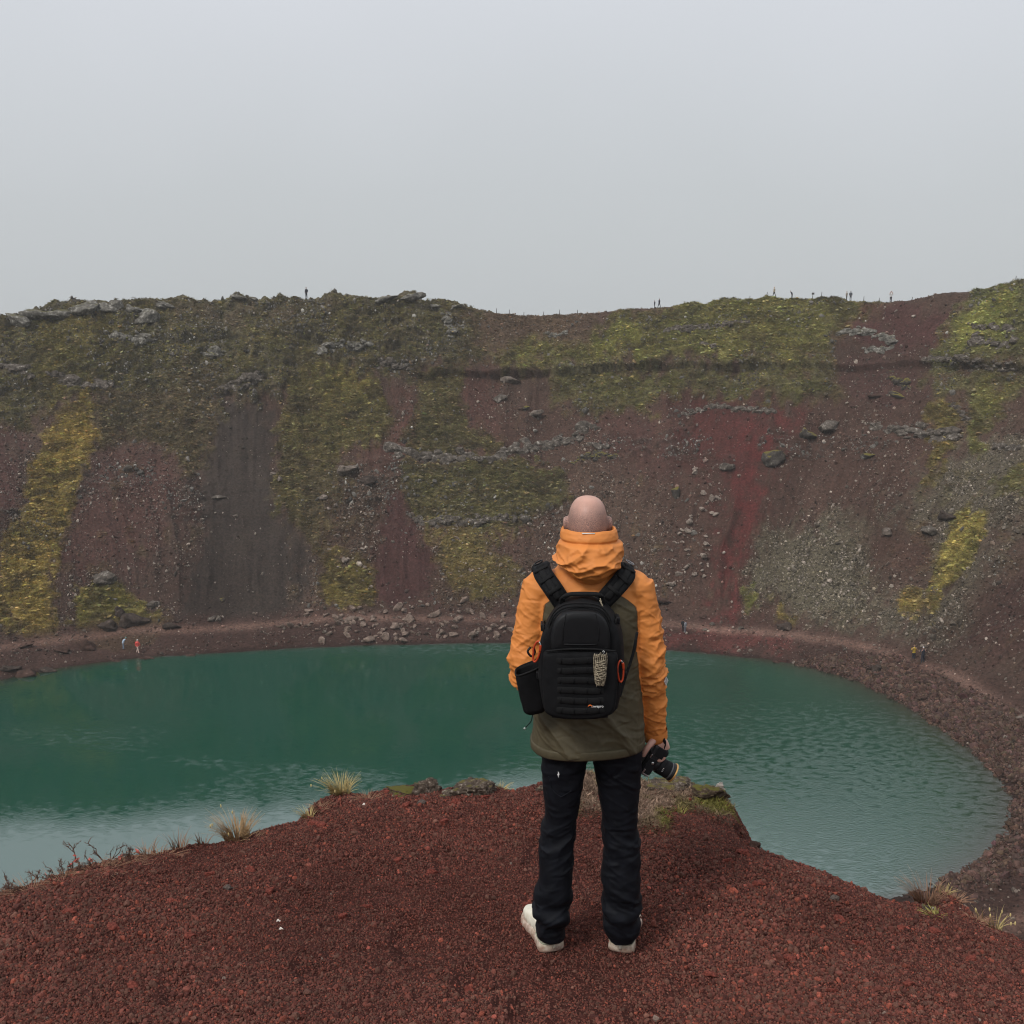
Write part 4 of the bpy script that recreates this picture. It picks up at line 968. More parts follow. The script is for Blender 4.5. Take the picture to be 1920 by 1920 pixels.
# ================================================================== modelling helpers for people and gear
def spline(pts, n):
    P = np.array(pts, float); m = len(P)
    t = np.linspace(0, m - 1, n); i = np.clip(t.astype(int), 0, m - 2); f = (t - i)[:, None]
    Pe = np.vstack([2 * P[0] - P[1], P, 2 * P[-1] - P[-2]])
    p0, p1, p2, p3 = Pe[i], Pe[i + 1], Pe[i + 2], Pe[i + 3]
    return .5 * (2 * p1 + (p2 - p0) * f + (2 * p0 - 5 * p1 + 4 * p2 - p3) * f ** 2 + (3 * p1 - p0 - 3 * p2 + p3) * f ** 3)
def rings_mesh(R, cap=True, closed=False):
    """R: n x m x 3 rings -> verts, faces"""
    n, m, _ = R.shape; V_ = R.reshape(-1, 3).tolist(); F_ = []
    for i in range(n if closed else n - 1):
        k = (i + 1) % n
        for j in range(m):
            F_.append((i * m + j, i * m + (j + 1) % m, k * m + (j + 1) % m, k * m + j))
    if cap and not closed:
        V_.append(R[0].mean(0).tolist()); V_.append(R[-1].mean(0).tolist()); a, b = len(V_) - 2, len(V_) - 1
        for j in range(m):
            F_.append((a, (j + 1) % m, j)); F_.append((b, (n - 1) * m + j, (n - 1) * m + (j + 1) % m))
    return V_, F_
def tube(pts, rad, m=10, n=None, closed=False, flat=1.0, up=None, cap=True):
    """swept tube; rad scalar or list per point; flat squashes it along the frame's second axis (ribbons)"""
    P = np.array(pts, float)
    if n:
        rad = np.interp(np.linspace(0, 1, n), np.linspace(0, 1, len(P)), rad if np.ndim(rad) else [rad] * len(P)); P = spline(P, n)
    rad = np.array(rad if np.ndim(rad) else [rad] * len(P), float)
    T = np.roll(P, -1, 0) - np.roll(P, 1, 0) if closed else np.gradient(P, axis=0)
    T /= np.linalg.norm(T, axis=1, keepdims=True) + 1e-12
    R = np.zeros((len(P), m, 3)); u = None
    for i in range(len(P)):
        if up is not None:
            u_ = np.array(up[i] if np.ndim(up) == 2 else up, float)
        else:
            u_ = u if u is not None else (np.array([0, 0, 1.0]) if abs(T[i][2]) < .9 else np.array([1.0, 0, 0]))
        u = u_ - T[i] * (u_ @ T[i]); u /= np.linalg.norm(u) + 1e-12
        w = np.cross(T[i], u)
        for j in range(m):
            a = 2 * math.pi * j / m; ca, sa = math.cos(a), math.sin(a)
            if flat != 1.0:                      # ribbon: squarish section
                ca = math.copysign(abs(ca) ** .35, ca); sa = math.copysign(abs(sa) ** .35, sa)
            R[i, j] = P[i] + w * ca * rad[i] + u * sa * rad[i] * flat
    return rings_mesh(R, cap, closed)
def join(*vf):
    V_, F_ = [], []
    for v, f in vf:
        k = len(V_); V_ += [tuple(x) for x in v]; F_ += [tuple(i + k for i in q) for q in f]
    return V_, F_
def ellipsoid(c, r, nu=32, nv=20, shape=None):
    R = np.zeros((nv, nu, 3))
    for i in range(nv):
        th = math.pi * (i + .5) / nv
        for j in range(nu):
            ph = 2 * math.pi * j / nu
            R[i, j] = (math.sin(th) * math.cos(ph), math.sin(th) * math.sin(ph), math.cos(th))
    if shape is not None: R = shape(R)
    return rings_mesh(R * np.array(r) + np.array(c))
def box(c, s, rot=None):
    V_ = np.array([(x, y, z) for x in (-.5, .5) for y in (-.5, .5) for z in (-.5, .5)]) * np.array(s)
    if rot is not None: V_ = V_ @ np.array(rot).T
    return (V_ + np.array(c)).tolist(), [(0, 1, 3, 2), (4, 6, 7, 5), (0, 4, 5, 1), (2, 3, 7, 6), (0, 2, 6, 4), (1, 5, 7, 3)]
def fuse(name, vf, voxel, smooth=4, adapt=0.0):
    """weld overlapping closed shapes into one continuous skin"""
    o = mesh_obj(name, vf[0], vf[1])
    bm = bmesh.new(); bm.from_mesh(o.data); bmesh.ops.recalc_face_normals(bm, faces=bm.faces); bm.to_mesh(o.data); bm.free()
    r = o.modifiers.new('r', 'REMESH'); r.mode = 'VOXEL'; r.voxel_size = voxel; r.use_smooth_shade = True
    if smooth: s = o.modifiers.new('s', 'SMOOTH'); s.iterations = smooth; s.factor = .5
    dg = bpy.context.evaluated_depsgraph_get(); me = bpy.data.meshes.new_from_object(o.evaluated_get(dg))
    bpy.data.objects.remove(o, do_unlink=True)
    n = len(me.vertices); P = np.empty(n * 3, np.float32); me.vertices.foreach_get('co', P); P = P.reshape(-1, 3).astype(float)
    Nn = np.empty(n * 3, np.float32); me.vertices.foreach_get('normal', Nn); Nn = Nn.reshape(-1, 3).astype(float)
    me.polygons.foreach_set('use_smooth', [True] * len(me.polygons))
    return me, P, Nn
def put(me, P): me.vertices.foreach_set('co', np.asarray(P, np.float32).reshape(-1)); me.update()
def add(name, me, mat, parent):
    me.name = name
    me.materials.clear()
    for m in (mat if isinstance(mat, (list, tuple)) else [mat]): me.materials.append(m)
    o = bpy.data.objects.new(name, me); COL.objects.link(o); o.parent = parent; return o
def bev(o, w=.003, seg=2):
    b = o.modifiers.new('bevel', 'BEVEL'); b.width = w; b.segments = seg; b.limit_method = 'ANGLE'; b.angle_limit = math.radians(40); return o
def subd(o, l=1):
    s = o.modifiers.new('sub', 'SUBSURF'); s.levels = l; s.render_levels = l; return o

# ================================================================== the hiker
def cloth(name, color, rough=.7, weave=900, bump=.15, spec=.25):
    m = noisy(name, color, rough, spec, .12, 3.0, bump, .0006, detail=4)
    return m
M_SKIN = noisy('skin', srgb(190, 148, 132), .5, .4, .10, 22, .15, .001)
bsdf(M_SKIN).inputs['Subsurface Weight'].default_value = .12; bsdf(M_SKIN).inputs['Subsurface Radius'].default_value = (.01, .004, .002)
M_BLACK = noisy('black_fabric', (.0060, .0062, .0070), .78, .16, .3, 40, .35, .0008)
M_NAVY = noisy('navy_trousers', (.0042, .0050, .0078), .7, .17, .3, 30, .3, .0008)
M_WEB = noisy('black_webbing', (.0085, .0086, .009), .8, .18, .25, 120, .5, .0006)
M_SHELL = noisy('moulded_black', (.0075, .0078, .0088), .5, .25, .15, 60, .15, .0004)
M_ORANGE_PL = new_mat('orange_metal', srgb(196, 74, 42), .35, .5, .3)
M_STEEL = new_mat('steel', (.55, .55, .53), .3, .5, 1.0)
M_CORD = noisy('camouflage_cord', srgb(70, 62, 52), .85, .2, scale=240, color2=srgb(178, 166, 142), bump=.5, dist=.001)
M_SHOE = noisy('offwhite_shoe', srgb(214, 208, 188), .75, .25, .10, 35, .2, .001, color2=srgb(226, 222, 206))
M_SOLE = noisy('shoe_sole', srgb(196, 184, 162), .6, .3, .1, 25, .3, .002, color2=srgb(222, 214, 198))
M_COLLAR = noisy('sage_collar', srgb(150, 152, 132), .85, .2, .12, 60, .2, .001)
M_WHITE = new_mat('white_print', (.75, .75, .73), .5, .4)

for m_ in (M_SHOE, M_SOLE, M_COLLAR):                       # red dust ground into the lower parts
    nt = m_.node_tree; g_ = N(nt, 'ShaderNodeNewGeometry'); sz_ = N(nt, 'ShaderNodeSeparateXYZ'); nt.links.new(g_.outputs['Position'], sz_.inputs[0])
    dn2 = N(nt, 'ShaderNodeTexNoise'); dn2.inputs['Scale'].default_value = 60; dn2.inputs['Detail'].default_value = 5; nt.links.new(g_.outputs['Position'], dn2.inputs['Vector'])
    hh = N(nt, 'ShaderNodeMapRange'); hh.inputs['From Min'].default_value = FEET[2] + .07; hh.inputs['From Max'].default_value = FEET[2]; nt.links.new(sz_.outputs['Z'], hh.inputs['Value'])
    ad_ = N(nt, 'ShaderNodeMath', operation='ADD'); nt.links.new(hh.outputs[0], ad_.inputs[0]); nt.links.new(dn2.outputs['Fac'], ad_.inputs[1])
    r_ = N(nt, 'ShaderNodeMapRange'); r_.inputs['From Min'].default_value = .85; r_.inputs['From Max'].default_value = 1.35; r_.inputs['To Max'].default_value = .75; nt.links.new(ad_.outputs[0], r_.inputs['Value'])
    mx_ = N(nt, 'ShaderNodeMix', data_type='RGBA'); nt.links.new(r_.outputs[0], mx_.inputs['Factor']); nt.links.new(bsdf(m_).inputs['Base Color'].links[0].from_socket, mx_.inputs['A']); mx_.inputs['B'].default_value = (*srgb(126, 84, 70), 1)
    nt.links.new(mx_.outputs['Result'], bsdf(m_).inputs['Base Color'])
hiker = empty('person', tuple(FEET)); tag(hiker, 'bald hiker in orange and olive jacket seen from behind on the gravel ledge', 'person')

# ---- body (one continuous skin; head, hand and everything beneath the clothes)
def head_shape(R):
    x, y, z = R[..., 0].copy(), R[..., 1].copy(), R[..., 2].copy()
    rxy = np.sqrt(x * x + y * y) + 1e-9; f = np.where(z > 0, (1 - np.abs(z) ** 3.0) ** (1 / 2.7), (1 - z * z) ** .5) / rxy; x, y = x * f, y * f
    jaw = np.clip(-z, 0, 1)
    x *= 1 - .22 * jaw ** 1.3 - .05 * np.clip(y, 0, 1)
    y = np.where(y > 0, y * (1 - .06 * jaw), y * (1 - .34 * jaw ** 1.2))           # nape tucks in
    y = np.where((y < 0) & (z > -.2), y * 1.03, y)
    z = np.where(z > 0, z * .98, z * 1.06)
    x *= 1 + .05 * np.exp(-((z - .15) / .45) ** 2) * (y < .2)
    return np.stack([x, y, z], -1)
HC = np.array([-.004, .020, 1.686])
bodyv = [ellipsoid(HC, (.0680, .098, .113), 40, 30, head_shape)]
bodyv.append(tube([(0, .0, 1.46), (0, .005, 1.54), (-.002, .015, 1.62), (-.003, .02, 1.66)], [.075, .062, .056, .056], 24, 10))
for sx in (-1, 1):                                                         # ears
    e_ = HC + np.array([sx * .0720, .004, .004])
    bodyv.append(tube([e_ + np.array([sx * .000, .012, -.026]), e_ + np.array([sx * .006, -.006, -.020]), e_ + np.array([sx * .011, -.013, .004]), e_ + np.array([sx * .009, -.006, .024]), e_ + np.array([sx * .003, .010, .024])], [.0065, .0075, .0085, .008, .006], 10, 16))
    bodyv.append(ellipsoid(e_, (.006, .014, .024), 12, 8))
    bodyv.append(ellipsoid(HC + np.array([sx * .031, .083, .012]), (.016, .010, .010), 12, 8))     # brow, eye
    bodyv.append(ellipsoid(HC + np.array([sx * .031, .080, -.004]), (.012, .010, .008), 12, 8))
bodyv.append(tube([HC + np.array([0, .092, .012]), HC + np.array([0, .106, -.015]), HC + np.array([0, .112, -.032]), HC + np.array([0, .095, -.040])], [.008, .010, .014, .008], 10, 10))
bodyv.append(ellipsoid(HC + np.array([0, .088, -.062]), (.022, .010, .007), 14, 8)); bodyv.append(ellipsoid(HC + np.array([0, .076, -.096]), (.026, .018, .016), 14, 8))
bodyv.append(tube([(0, 0, .86), (0, 0, 1.0), (0, 0, 1.2), (0, 0, 1.38), (0, .0, 1.47)], [.135, .125, .13, .14, .09], 24, 16, flat=1))
ARM_R = [(.165, 0, 1.470), (.198, -.005, 1.363), (.218, -.012, 1.262), (.231, -.012, 1.158), (.243, .012, 1.045), (.255, .032, .945), (.266, .045, .868)]
ARM_L = [(-.165, 0, 1.470), (-.198, -.012, 1.363), (-.218, -.022, 1.262), (-.226, -.028, 1.165), (-.222, .05, 1.10), (-.185, .15, 1.06), (-.125, .185, 1.035)]
bodyv.append(tube(ARM_R, [.06, .05, .045, .042, .038, .032, .027], 16, 30)); bodyv.append(tube(ARM_L, [.06, .05, .045, .042, .038, .032, .028], 16, 30))
for cx_, sgn in ((-.092, -1), (.128, 1)):
    bodyv.append(tube([(cx_ * .9, 0, .86), (cx_, .01, .66), (cx_ * 1.1, .02, .48), (cx_ * 1.12, 0, .30), (cx_ * 1.2, .02, .10)], [.065, .055, .042, .042, .035], 16, 20))
    bodyv.append(ellipsoid((cx_ * 1.25, .07, .055), (.035, .10, .03), 16, 10))
HANDV = []
# right hand round the camera grip: palm, four fingers, thumb
HANDV.append(tube([(.266, .045, .900), (.272, .040, .878), (.284, .034, .856), (.2925, .030, .836)], [.026, .030, .033, .030], 18, 12, flat=.999, up=(1, 0, .3)))
for k, (yo, ln_, rr) in enumerate(((.066, 1.0, .0092), (.044, 1.06, .0095), (.022, 1.0, .0092), (.001, .84, .0082))):
    b_ = np.array([.290, yo * .85 + .004, .846])
    HANDV.append(tube([b_, b_ + np.array([.0065, 0, -.018]) * ln_, b_ + np.array([.004, -.002, -.036]) * ln_, b_ + np.array([-.012, -.004, -.046]) * ln_, b_ + np.array([-.030, -.006, -.042]) * ln_], [rr * 1.1, rr * 1.12, rr * 1.02, rr, rr * .85], 10, 18))
HANDV.append(tube([(.262, .018, .888), (.244, -.004, .880), (.228, -.012, .862), (.217, -.012, .842), (.2135, -.008, .828)], [.015, .013, .0118, .011, .009], 10, 18))
for v_, f_ in HANDV: bodyv.append(([(p[0], p[1], p[2] - .018) for p in v_], f_))
bodyv.append(tube([(-.15, .17, 1.045), (-.11, .185, 1.03), (-.07, .19, 1.01)], [.03, .035, .028], 12, 10))
me, P, Nn = fuse('body', join(*bodyv), .0042, 3)
body = add('body', me, M_SKIN, hiker)
# shaved scalp: bluish stubble on back and sides of the head
nt = M_SKIN.node_tree; g_ = N(nt, 'ShaderNodeTexCoord'); sx_ = N(nt, 'ShaderNodeAttribute', attribute_name='stubble')
mx = N(nt, 'ShaderNodeMix', data_type='RGBA'); old = bsdf(M_SKIN).inputs['Base Color'].links[0].from_socket
nt.links.new(sx_.outputs['Fac'], mx.inputs['Factor']); nt.links.new(old, mx.inputs['A']); mx.inputs['B'].default_value = (*srgb(116, 95, 90), 1)
nt.links.new(mx.outputs['Result'], bsdf(M_SKIN).inputs['Base Color'])
stub = sstep(1.795, 1.70, P[:, 2] + .03 * fbm(P[:, 0] * 30, P[:, 2] * 30, None, 3, 3)) * sstep(1.60, 1.63, P[:, 2]) * sstep(.09, .05, P[:, 1]) * .85
set_f(me, 'stubble', stub)
sn = N(nt, 'ShaderNodeTexNoise'); sn.inputs['Scale'].default_value = 420; sn.inputs['Detail'].default_value = 3; nt.links.new(g_.outputs['Object'], sn.inputs['Vector'])
sm = N(nt, 'ShaderNodeMapRange'); sm.inputs['From Min'].default_value = .35; sm.inputs['From Max'].default_value = .62; sm.inputs['To Min'].default_value = .25; sm.inputs['To Max'].default_value = 1.15; nt.links.new(sn.outputs['Fac'], sm.inputs['Value'])
sb_ = N(nt, 'ShaderNodeMath', operation='MULTIPLY'); nt.links.new(sx_.outputs['Fac'], sb_.inputs[0]); nt.links.new(sm.outputs[0], sb_.inputs[1]); nt.links.new(sb_.outputs[0], mx.inputs['Factor'])

# ---- jacket
def sect(z, cx, cy, rx, ry, m=48, p=2.4):
    a = np.linspace(0, 2 * math.pi, m, endpoint=False); c, s = np.cos(a), np.sin(a)
    return np.stack([cx + rx * np.sign(c) * np.abs(c) ** (2 / p), cy + ry * np.sign(s) * np.abs(s) ** (2 / p), np.full(m, z)], -1)
ts = [(.862, .004, .0, .209, .158), (.90, .004, 0, .211, .158), (.98, .004, 0, .206, .152), (1.06, .003, 0, .199, .146), (1.15, .002, 0, .193, .142), (1.25, .001, 0, .192, .140), (1.34, 0, 0, .197, .138), (1.42, -.002, 0, .200, .132), (1.47, -.003, 0, .186, .120), (1.505, -.004, 0, .150, .106), (1.535, -.004, 0, .108, .092), (1.57, -.004, .005, .085, .085), (1.63, -.004, .01, .078, .082)]
tz = np.linspace(.862, 1.63, 46); ta = np.array(ts)
TR = np.stack([sect(z, *[np.interp(z, ta[:, 0], ta[:, k]) for k in (1, 2, 3, 4)]) for z in tz])
RR = [.078, .066, .061, .060, .054, .049, .043]; RL_ = [.078, .066, .062, .062, .056, .052, .05]
jv = join(rings_mesh(TR), tube(ARM_R, RR, 28, 60), tube(ARM_L, RL_, 28, 60), ellipsoid((.158, 0, 1.462), (.075, .085, .065)), ellipsoid((-.160, 0, 1.462), (.075, .085, .065)))
me, P, Nn = fuse('jacket', jv, .0042, 8)
def axis_dist(P, pts, rad):
    C = spline(pts, 60); R = np.interp(np.linspace(0, 1, 60), np.linspace(0, 1, len(pts)), rad)
    d = np.linalg.norm(P[:, None] - C[None], axis=2); i = d.argmin(1)
    return d[np.arange(len(P)), i] / R[i], i / 59.0, C[i]
dR, tR, cR = axis_dist(P, ARM_R, RR); dL, tL, cL = axis_dist(P, ARM_L, RL_)
armR = sstep(1.35, 1.1, dR) * sstep(.07, .2, tR); armL = sstep(1.35, 1.1, dL) * sstep(.07, .2, tL); arm = np.maximum(armR, armL)
x, y, z = P.T
# folds: soft ridges slanting across sleeves, bunched at elbow and cuff; long soft drapes on the body
def folds(a, b, c, seed):
    w = fbm(a * .5, b * .5, c * .5, 2, seed + 50) * .6
    t = 0
    for k_, am in ((1, 1.0), (2.1, .45)):
        t = t + am * (np.maximum(1 - np.abs(vnoise(a * k_ + w, b * k_, c * k_ + w, seed + int(k_))) * 1.35, -.2) ** 4)
    return t - .28
ta_ = np.where(armR > armL, tR, tL)
bunch = .35 + .9 * np.exp(-((ta_ - .52) / .14) ** 2) + .8 * np.exp(-((ta_ - .95) / .08) ** 2)
d_arm = .014 * bunch * folds(x * 6 + z * 4, y * 6, z * 17 - x * 10, 5) + .005 * folds(x * 14, y * 14, z * 34 + x * 16, 9)
low = sstep(1.12, .93, z)
d_tor = .012 * folds(x * 4.2 + z * 2.2, y * 3, z * 5.0 + x * 2.5, 15) * (.30 + .9 * low) + .004 * folds(x * 9, y * 9, z * 15 + x * 9, 19)
P2 = P + Nn * (d_arm * arm + d_tor * (1 - arm))[:, None]
# hem turned in, cuffs opened
P2[:, 2] = np.where((z < .875) & (arm < .3), np.maximum(P2[:, 2], .861 + .006 * np.sin(x * 9)), P2[:, 2])
put(me, P2)
f1 = z - (1.468 - 5.0 * np.maximum(0, np.abs(x + .003) - .06) ** 2)
f2 = np.maximum((1.22 - dR) * .06 * sstep(.05, .14, tR) + np.minimum(0, (x - .160) * 1.0), (1.22 - dL) * .06 * sstep(.05, .14, tL) + np.minimum(0, (-x - .160) * 1.0))
f2 = np.where(z < 1.27, np.maximum((1.3 - dR), (1.3 - dL)) * .06, f2)
f2 = np.maximum(f2, np.where(z > 1.24, np.abs(x + .003) - (.172 + .30 * np.clip(z - 1.27, 0, .1)), -1))
set_f(me, 'orange', np.maximum(f1, f2))
hemz = np.abs(z - .888) ; set_f(me, 'hem', np.where(arm < .2, z, 9.0))
M_JKT = noisy('jacket_shell', srgb(78, 71, 53), .62, .3, .10, 60, .12, .0008)
nt = M_JKT.node_tree; at = N(nt, 'ShaderNodeAttribute', attribute_name='orange'); mr = N(nt, 'ShaderNodeMapRange'); mr.inputs['From Min'].default_value = -.0008; mr.inputs['From Max'].default_value = .0008
nt.links.new(at.outputs['Fac'], mr.inputs['Value']); mx = N(nt, 'ShaderNodeMix', data_type='RGBA')
n_ = N(nt, 'ShaderNodeTexNoise'); n_.inputs['Scale'].default_value = 5; c2 = N(nt, 'ShaderNodeMix', data_type='RGBA'); nt.links.new(n_.outputs['Fac'], c2.inputs['Factor'])
ORG = srgb(206, 130, 58)
c2.inputs['A'].default_value = (*srgb(204, 124, 60), 1); c2.inputs['B'].default_value = (*srgb(214, 136, 68), 1)
nt.links.new(mr.outputs[0], mx.inputs['Factor']); nt.links.new(bsdf(M_JKT).inputs['Base Color'].links[0].from_socket, mx.inputs['A']); nt.links.new(c2.outputs['Result'], mx.inputs['B'])
nt.links.new(mx.outputs['Result'], bsdf(M_JKT).inputs['Base Color'])
jacket = add('jacket', me, M_JKT, hiker)
def creases(m, scale, dist, strength=.6):
    nt = m.node_tree; t = N(nt, 'ShaderNodeTexCoord'); mp = N(nt, 'ShaderNodeMapping'); mp.inputs['Scale'].default_value = (1, 1, 2.4); mp.inputs['Rotation'].default_value = (.2, .5, 0)
    nt.links.new(t.outputs['Object'], mp.inputs['Vector']); n = N(nt, 'ShaderNodeTexNoise', noise_type='RIDGED_MULTIFRACTAL'); n.inputs['Scale'].default_value = scale; n.inputs['Detail'].default_value = 3; n.inputs['Distortion'].default_value = .6
    nt.links.new(mp.outputs[0], n.inputs['Vector']); b = N(nt, 'ShaderNodeBump'); b.inputs['Strength'].default_value = strength; b.inputs['Distance'].default_value = dist
    old = bsdf(m).inputs['Normal'].links[0].from_socket; nt.links.new(n.outputs['Fac'], b.inputs['Height']); nt.links.new(old, b.inputs['Normal']); nt.links.new(b.outputs[0], bsdf(m).inputs['Normal'])
creases(M_JKT, 11, .010, .8); creases(M_NAVY, 10, .012, .9)
nt = M_JKT.node_tree; ab = N(nt, 'ShaderNodeMath', operation='ABSOLUTE'); nt.links.new(at.outputs['Fac'], ab.inputs[0]); sr = N(nt, 'ShaderNodeMapRange'); sr.inputs['From Min'].default_value = .0012; sr.inputs['From Max'].default_value = .0026; sr.inputs['To Min'].default_value = .45; sr.inputs['To Max'].default_value = 1.0
nt.links.new(ab.outputs[0], sr.inputs['Value']); vv = N(nt, 'ShaderNodeVectorMath', operation='SCALE'); nt.links.new(mx.outputs['Result'], vv.inputs[0]); nt.links.new(sr.outputs[0], vv.inputs['Scale']); nt.links.new(vv.outputs[0], bsdf(M_JKT).inputs['Base Color'])
# hem and cuff stitching bands
M_OLIVE = noisy('olive_cloth', srgb(78, 71, 53), .65, .3, .1, 60, .15, .0008); M_OR = noisy('orange_cloth', srgb(210, 131, 65), .62, .3, .08, 14, .15, .0008)
hr = np.concatenate([sect(.8615, .004, 0, .2065, .1555, 96), sect(.8655, .004, 0, .214, .163, 96)]).reshape(2, 96, 3)
HB = np.stack([sect(zz, .004, 0, .209 + o_, .158 + o_, 96) for zz, o_ in ((.858, -.004), (.855, .002), (.860, .0055), (.884, .006), (.888, .0045), (.889, -.002))])
HB[..., 2] += .006 * np.sin(HB[..., 0] * 9)[...] ; HB[..., :2] += (.0025 * fbm(HB[..., 0] * 14, HB[..., 1] * 14, HB[..., 2] * 3, 3, 77))[..., None] * np.sign(HB[..., :2])
v_, f_ = rings_mesh(HB, cap=False); mesh_obj('hem_band', v_, f_, M_OLIVE, jacket)
C_ = np.array(ARM_R[-1]); dr_ = np.array(ARM_R[-1]) - np.array(ARM_R[-2]); dr_ /= np.linalg.norm(dr_)
v_, f_ = tube([C_ - dr_ * .030, C_ - dr_ * .015, C_ + dr_ * .004, C_ + dr_ * .010, C_ + dr_ * .006, C_ - dr_ * .01], [.0475, .0478, .0465, .0445, .040, .036], 28, cap=False); mesh_obj('cuff', v_, f_, M_OR, jacket)

creases(M_OR, 10, .011, .8)
# ---- hood, bunched behind the neck
hs = [(1.494, -0.02, 0.05, 0.07), (1.504, -0.03, 0.082, 0.105), (1.526, -0.036, 0.106, 0.128), (1.559, -0.038, 0.1185, 0.14), (1.594, -0.036, 0.1215, 0.14), (1.633, -0.03, 0.115, 0.13), (1.651, -0.024, 0.106, 0.118), (1.665, -0.022, 0.1035, 0.116), (1.679, -0.018, 0.1015, 0.112), (1.688, -0.016, 0.096, 0.106), (1.686, -0.012, 0.09, 0.097), (1.651, -0.004, 0.082, 0.088), (1.591, 0.0, 0.078, 0.085)]
ha = np.array(hs); n = 80; q = np.linspace(0, len(hs) - 1, n)
HR_ = np.stack([sect(np.interp(k, range(len(hs)), ha[:, 0]), -.002, np.interp(k, range(len(hs)), ha[:, 1]), np.interp(k, range(len(hs)), ha[:, 2]), np.interp(k, range(len(hs)), ha[:, 3]), 190, 2.2) for k in q])
xx, yy, zz = HR_[..., 0], HR_[..., 1], HR_[..., 2]
lowm = sstep(1.651, 1.629, zz) * sstep(1.495, 1.53, zz) * (q < 9)[:, None]
fold = .017 * folds(xx * 5.5 + zz * 7, yy * 5, zz * 13 - xx * 9, 41) + .006 * folds(xx * 13 - zz * 9, yy * 11, zz * 24 + xx * 18, 43)
out_ = np.stack([xx + .002, yy + .02, np.zeros_like(xx)], -1); out_ /= np.linalg.norm(out_, axis=-1, keepdims=True)
HR_ = HR_ + out_ * (fold * (lowm * .9 + .12))[..., None]
HR_[..., 2] += (.040 * (np.abs(xx) / .1) ** 2 * sstep(1.60, 1.50, zz) * (q < 8)[:, None]) + .003 * folds(xx * 9, yy * 9, zz * 0, 47) * (zz > 1.656)   # droops lowest in the middle
# crease under the rolled brim
HR_ -= out_ * (.010 * np.exp(-((zz - 1.645) / .006) ** 2) * (q < 9)[:, None])[..., None]
v_, f_ = rings_mesh(HR_, cap=False); hood = subd(mesh_obj('hood', v_, f_, M_OR, jacket))
v_, f_ = box((-.012, -.1285, 1.6855), (.045, .003, .0035)); mesh_obj('hood_tab', v_, f_, M_WHITE, hood)

# ---- reflective diamond on the right sleeve (white border, grey field)
def diamond(c, nrm, h, w, mat, parent, name, off):
    nrm = np.array(nrm, float); nrm /= np.linalg.norm(nrm); up = np.array([0, 0, 1.0]); up = up - nrm * (up @ nrm); up /= np.linalg.norm(up); sd_ = np.cross(up, nrm)
    c = np.array(c) + nrm * off
    F4 = [c + up * h, c + sd_ * w, c - up * h, c - sd_ * w]; B4 = [p - nrm * .004 for p in F4]
    return mesh_obj(name, F4 + B4, [(0, 1, 2, 3), (4, 7, 6, 5), (0, 4, 5, 1), (1, 5, 6, 2), (2, 6, 7, 3), (3, 7, 4, 0)], mat, parent, smooth=False)
M_GREY = new_mat('reflective_grey', (.42, .42, .41), .35, .5)
i_ = np.argmin(np.linalg.norm(P2 - np.array([.283, -.030, 1.112]), axis=1)); dn_ = np.array([.72, -.69, 0])
dia = diamond(P2[i_], dn_, .0175, .0115, M_WHITE, jacket, 'sleeve_emblem', .0055); diamond(P2[i_], dn_, .0125, .008, M_GREY, dia, 'emblem_field', .0065)

# ---- trousers
def leg_rings(tab, ny=.0):
    t = np.array(tab)[::-1]; zs = np.linspace(t[0, 0], t[-1, 0], 60)
    g = lambda k: np.interp(zs, t[:, 0], t[:, k])
    L_, R_, yc, yd = g(1), g(2), g(3), g(4)
    k3 = np.array([.25, .5, .25])
    for _ in range(2):
        for arr in (L_, R_, yc, yd): arr[1:-1] = np.convolve(arr, k3, 'valid')
    return np.stack([sect(z, (a + b) / 2, c, (b - a) / 2, d, 40, 2.3) for z, a, b, c, d in zip(zs, L_, R_, yc, yd)])
LT = [(.93, -.165, .02, 0, .12), (.80, -.169, .004, 0, .105), (.674, -.163, -.013, .005, .095), (.566, -.152, -.031, .015, .085), (.50, -.165, -.038, .02, .083), (.479, -.173, -.041, .02, .082), (.413, -.178, -.043, .01, .082), (.303, -.173, -.046, .0, .080), (.225, -.198, -.055, .005, .082), (.146, -.192, -.062, .015, .084), (.085, -.182, -.068, .028, .082), (.060, -.178, -.070, .034, .080)]
RT = [(.93, .0, .212, 0, .12), (.79, .024, .211, 0, .105), (.674, .048, .204, .005, .095), (.544, .068, .195, .015, .085), (.49, .072, .206, .02, .083), (.413, .074, .211, .01, .082), (.325, .061, .214, .0, .080), (.236, .075, .217, .0, .082), (.146, .079, .212, .012, .084), (.09, .088, .206, .022, .082), (.060, .090, .203, .028, .080)]
tr = join(rings_mesh(leg_rings(LT)), rings_mesh(leg_rings(RT)), rings_mesh(np.stack([sect(z, .01, 0, w, d_) for z, w, d_ in ((.845, .150, .10), (.88, .185, .128), (.95, .190, .135), (1.02, .18, .13))])))
me, P, Nn = fuse('trousers', tr, .0050, 6)
x, y, z = P.T
knee = np.exp(-((z - .47) / .07) ** 2); ank = np.exp(-((z - .17) / .09) ** 2); seat_ = np.exp(-((z - .72) / .09) ** 2)
dd = folds(x * 4 + z * 2, y * 4, z * 13 + np.abs(x - .02) * 8, 61) * (.003 + .0055 * knee + .012 * ank + .003 * seat_) + .0035 * folds(x * 8, y * 8, z * 20 - x * 8, 63) * (.35 + knee + ank)
dd += .010 * ank * np.sin(z * 62 + x * 14 + 3 * fbm(x * 8, y * 8, z * 5, 2, 67))
P2 = P + Nn * dd[:, None]; put(me, P2)
trousers = add('trousers', me, M_NAVY, hiker)
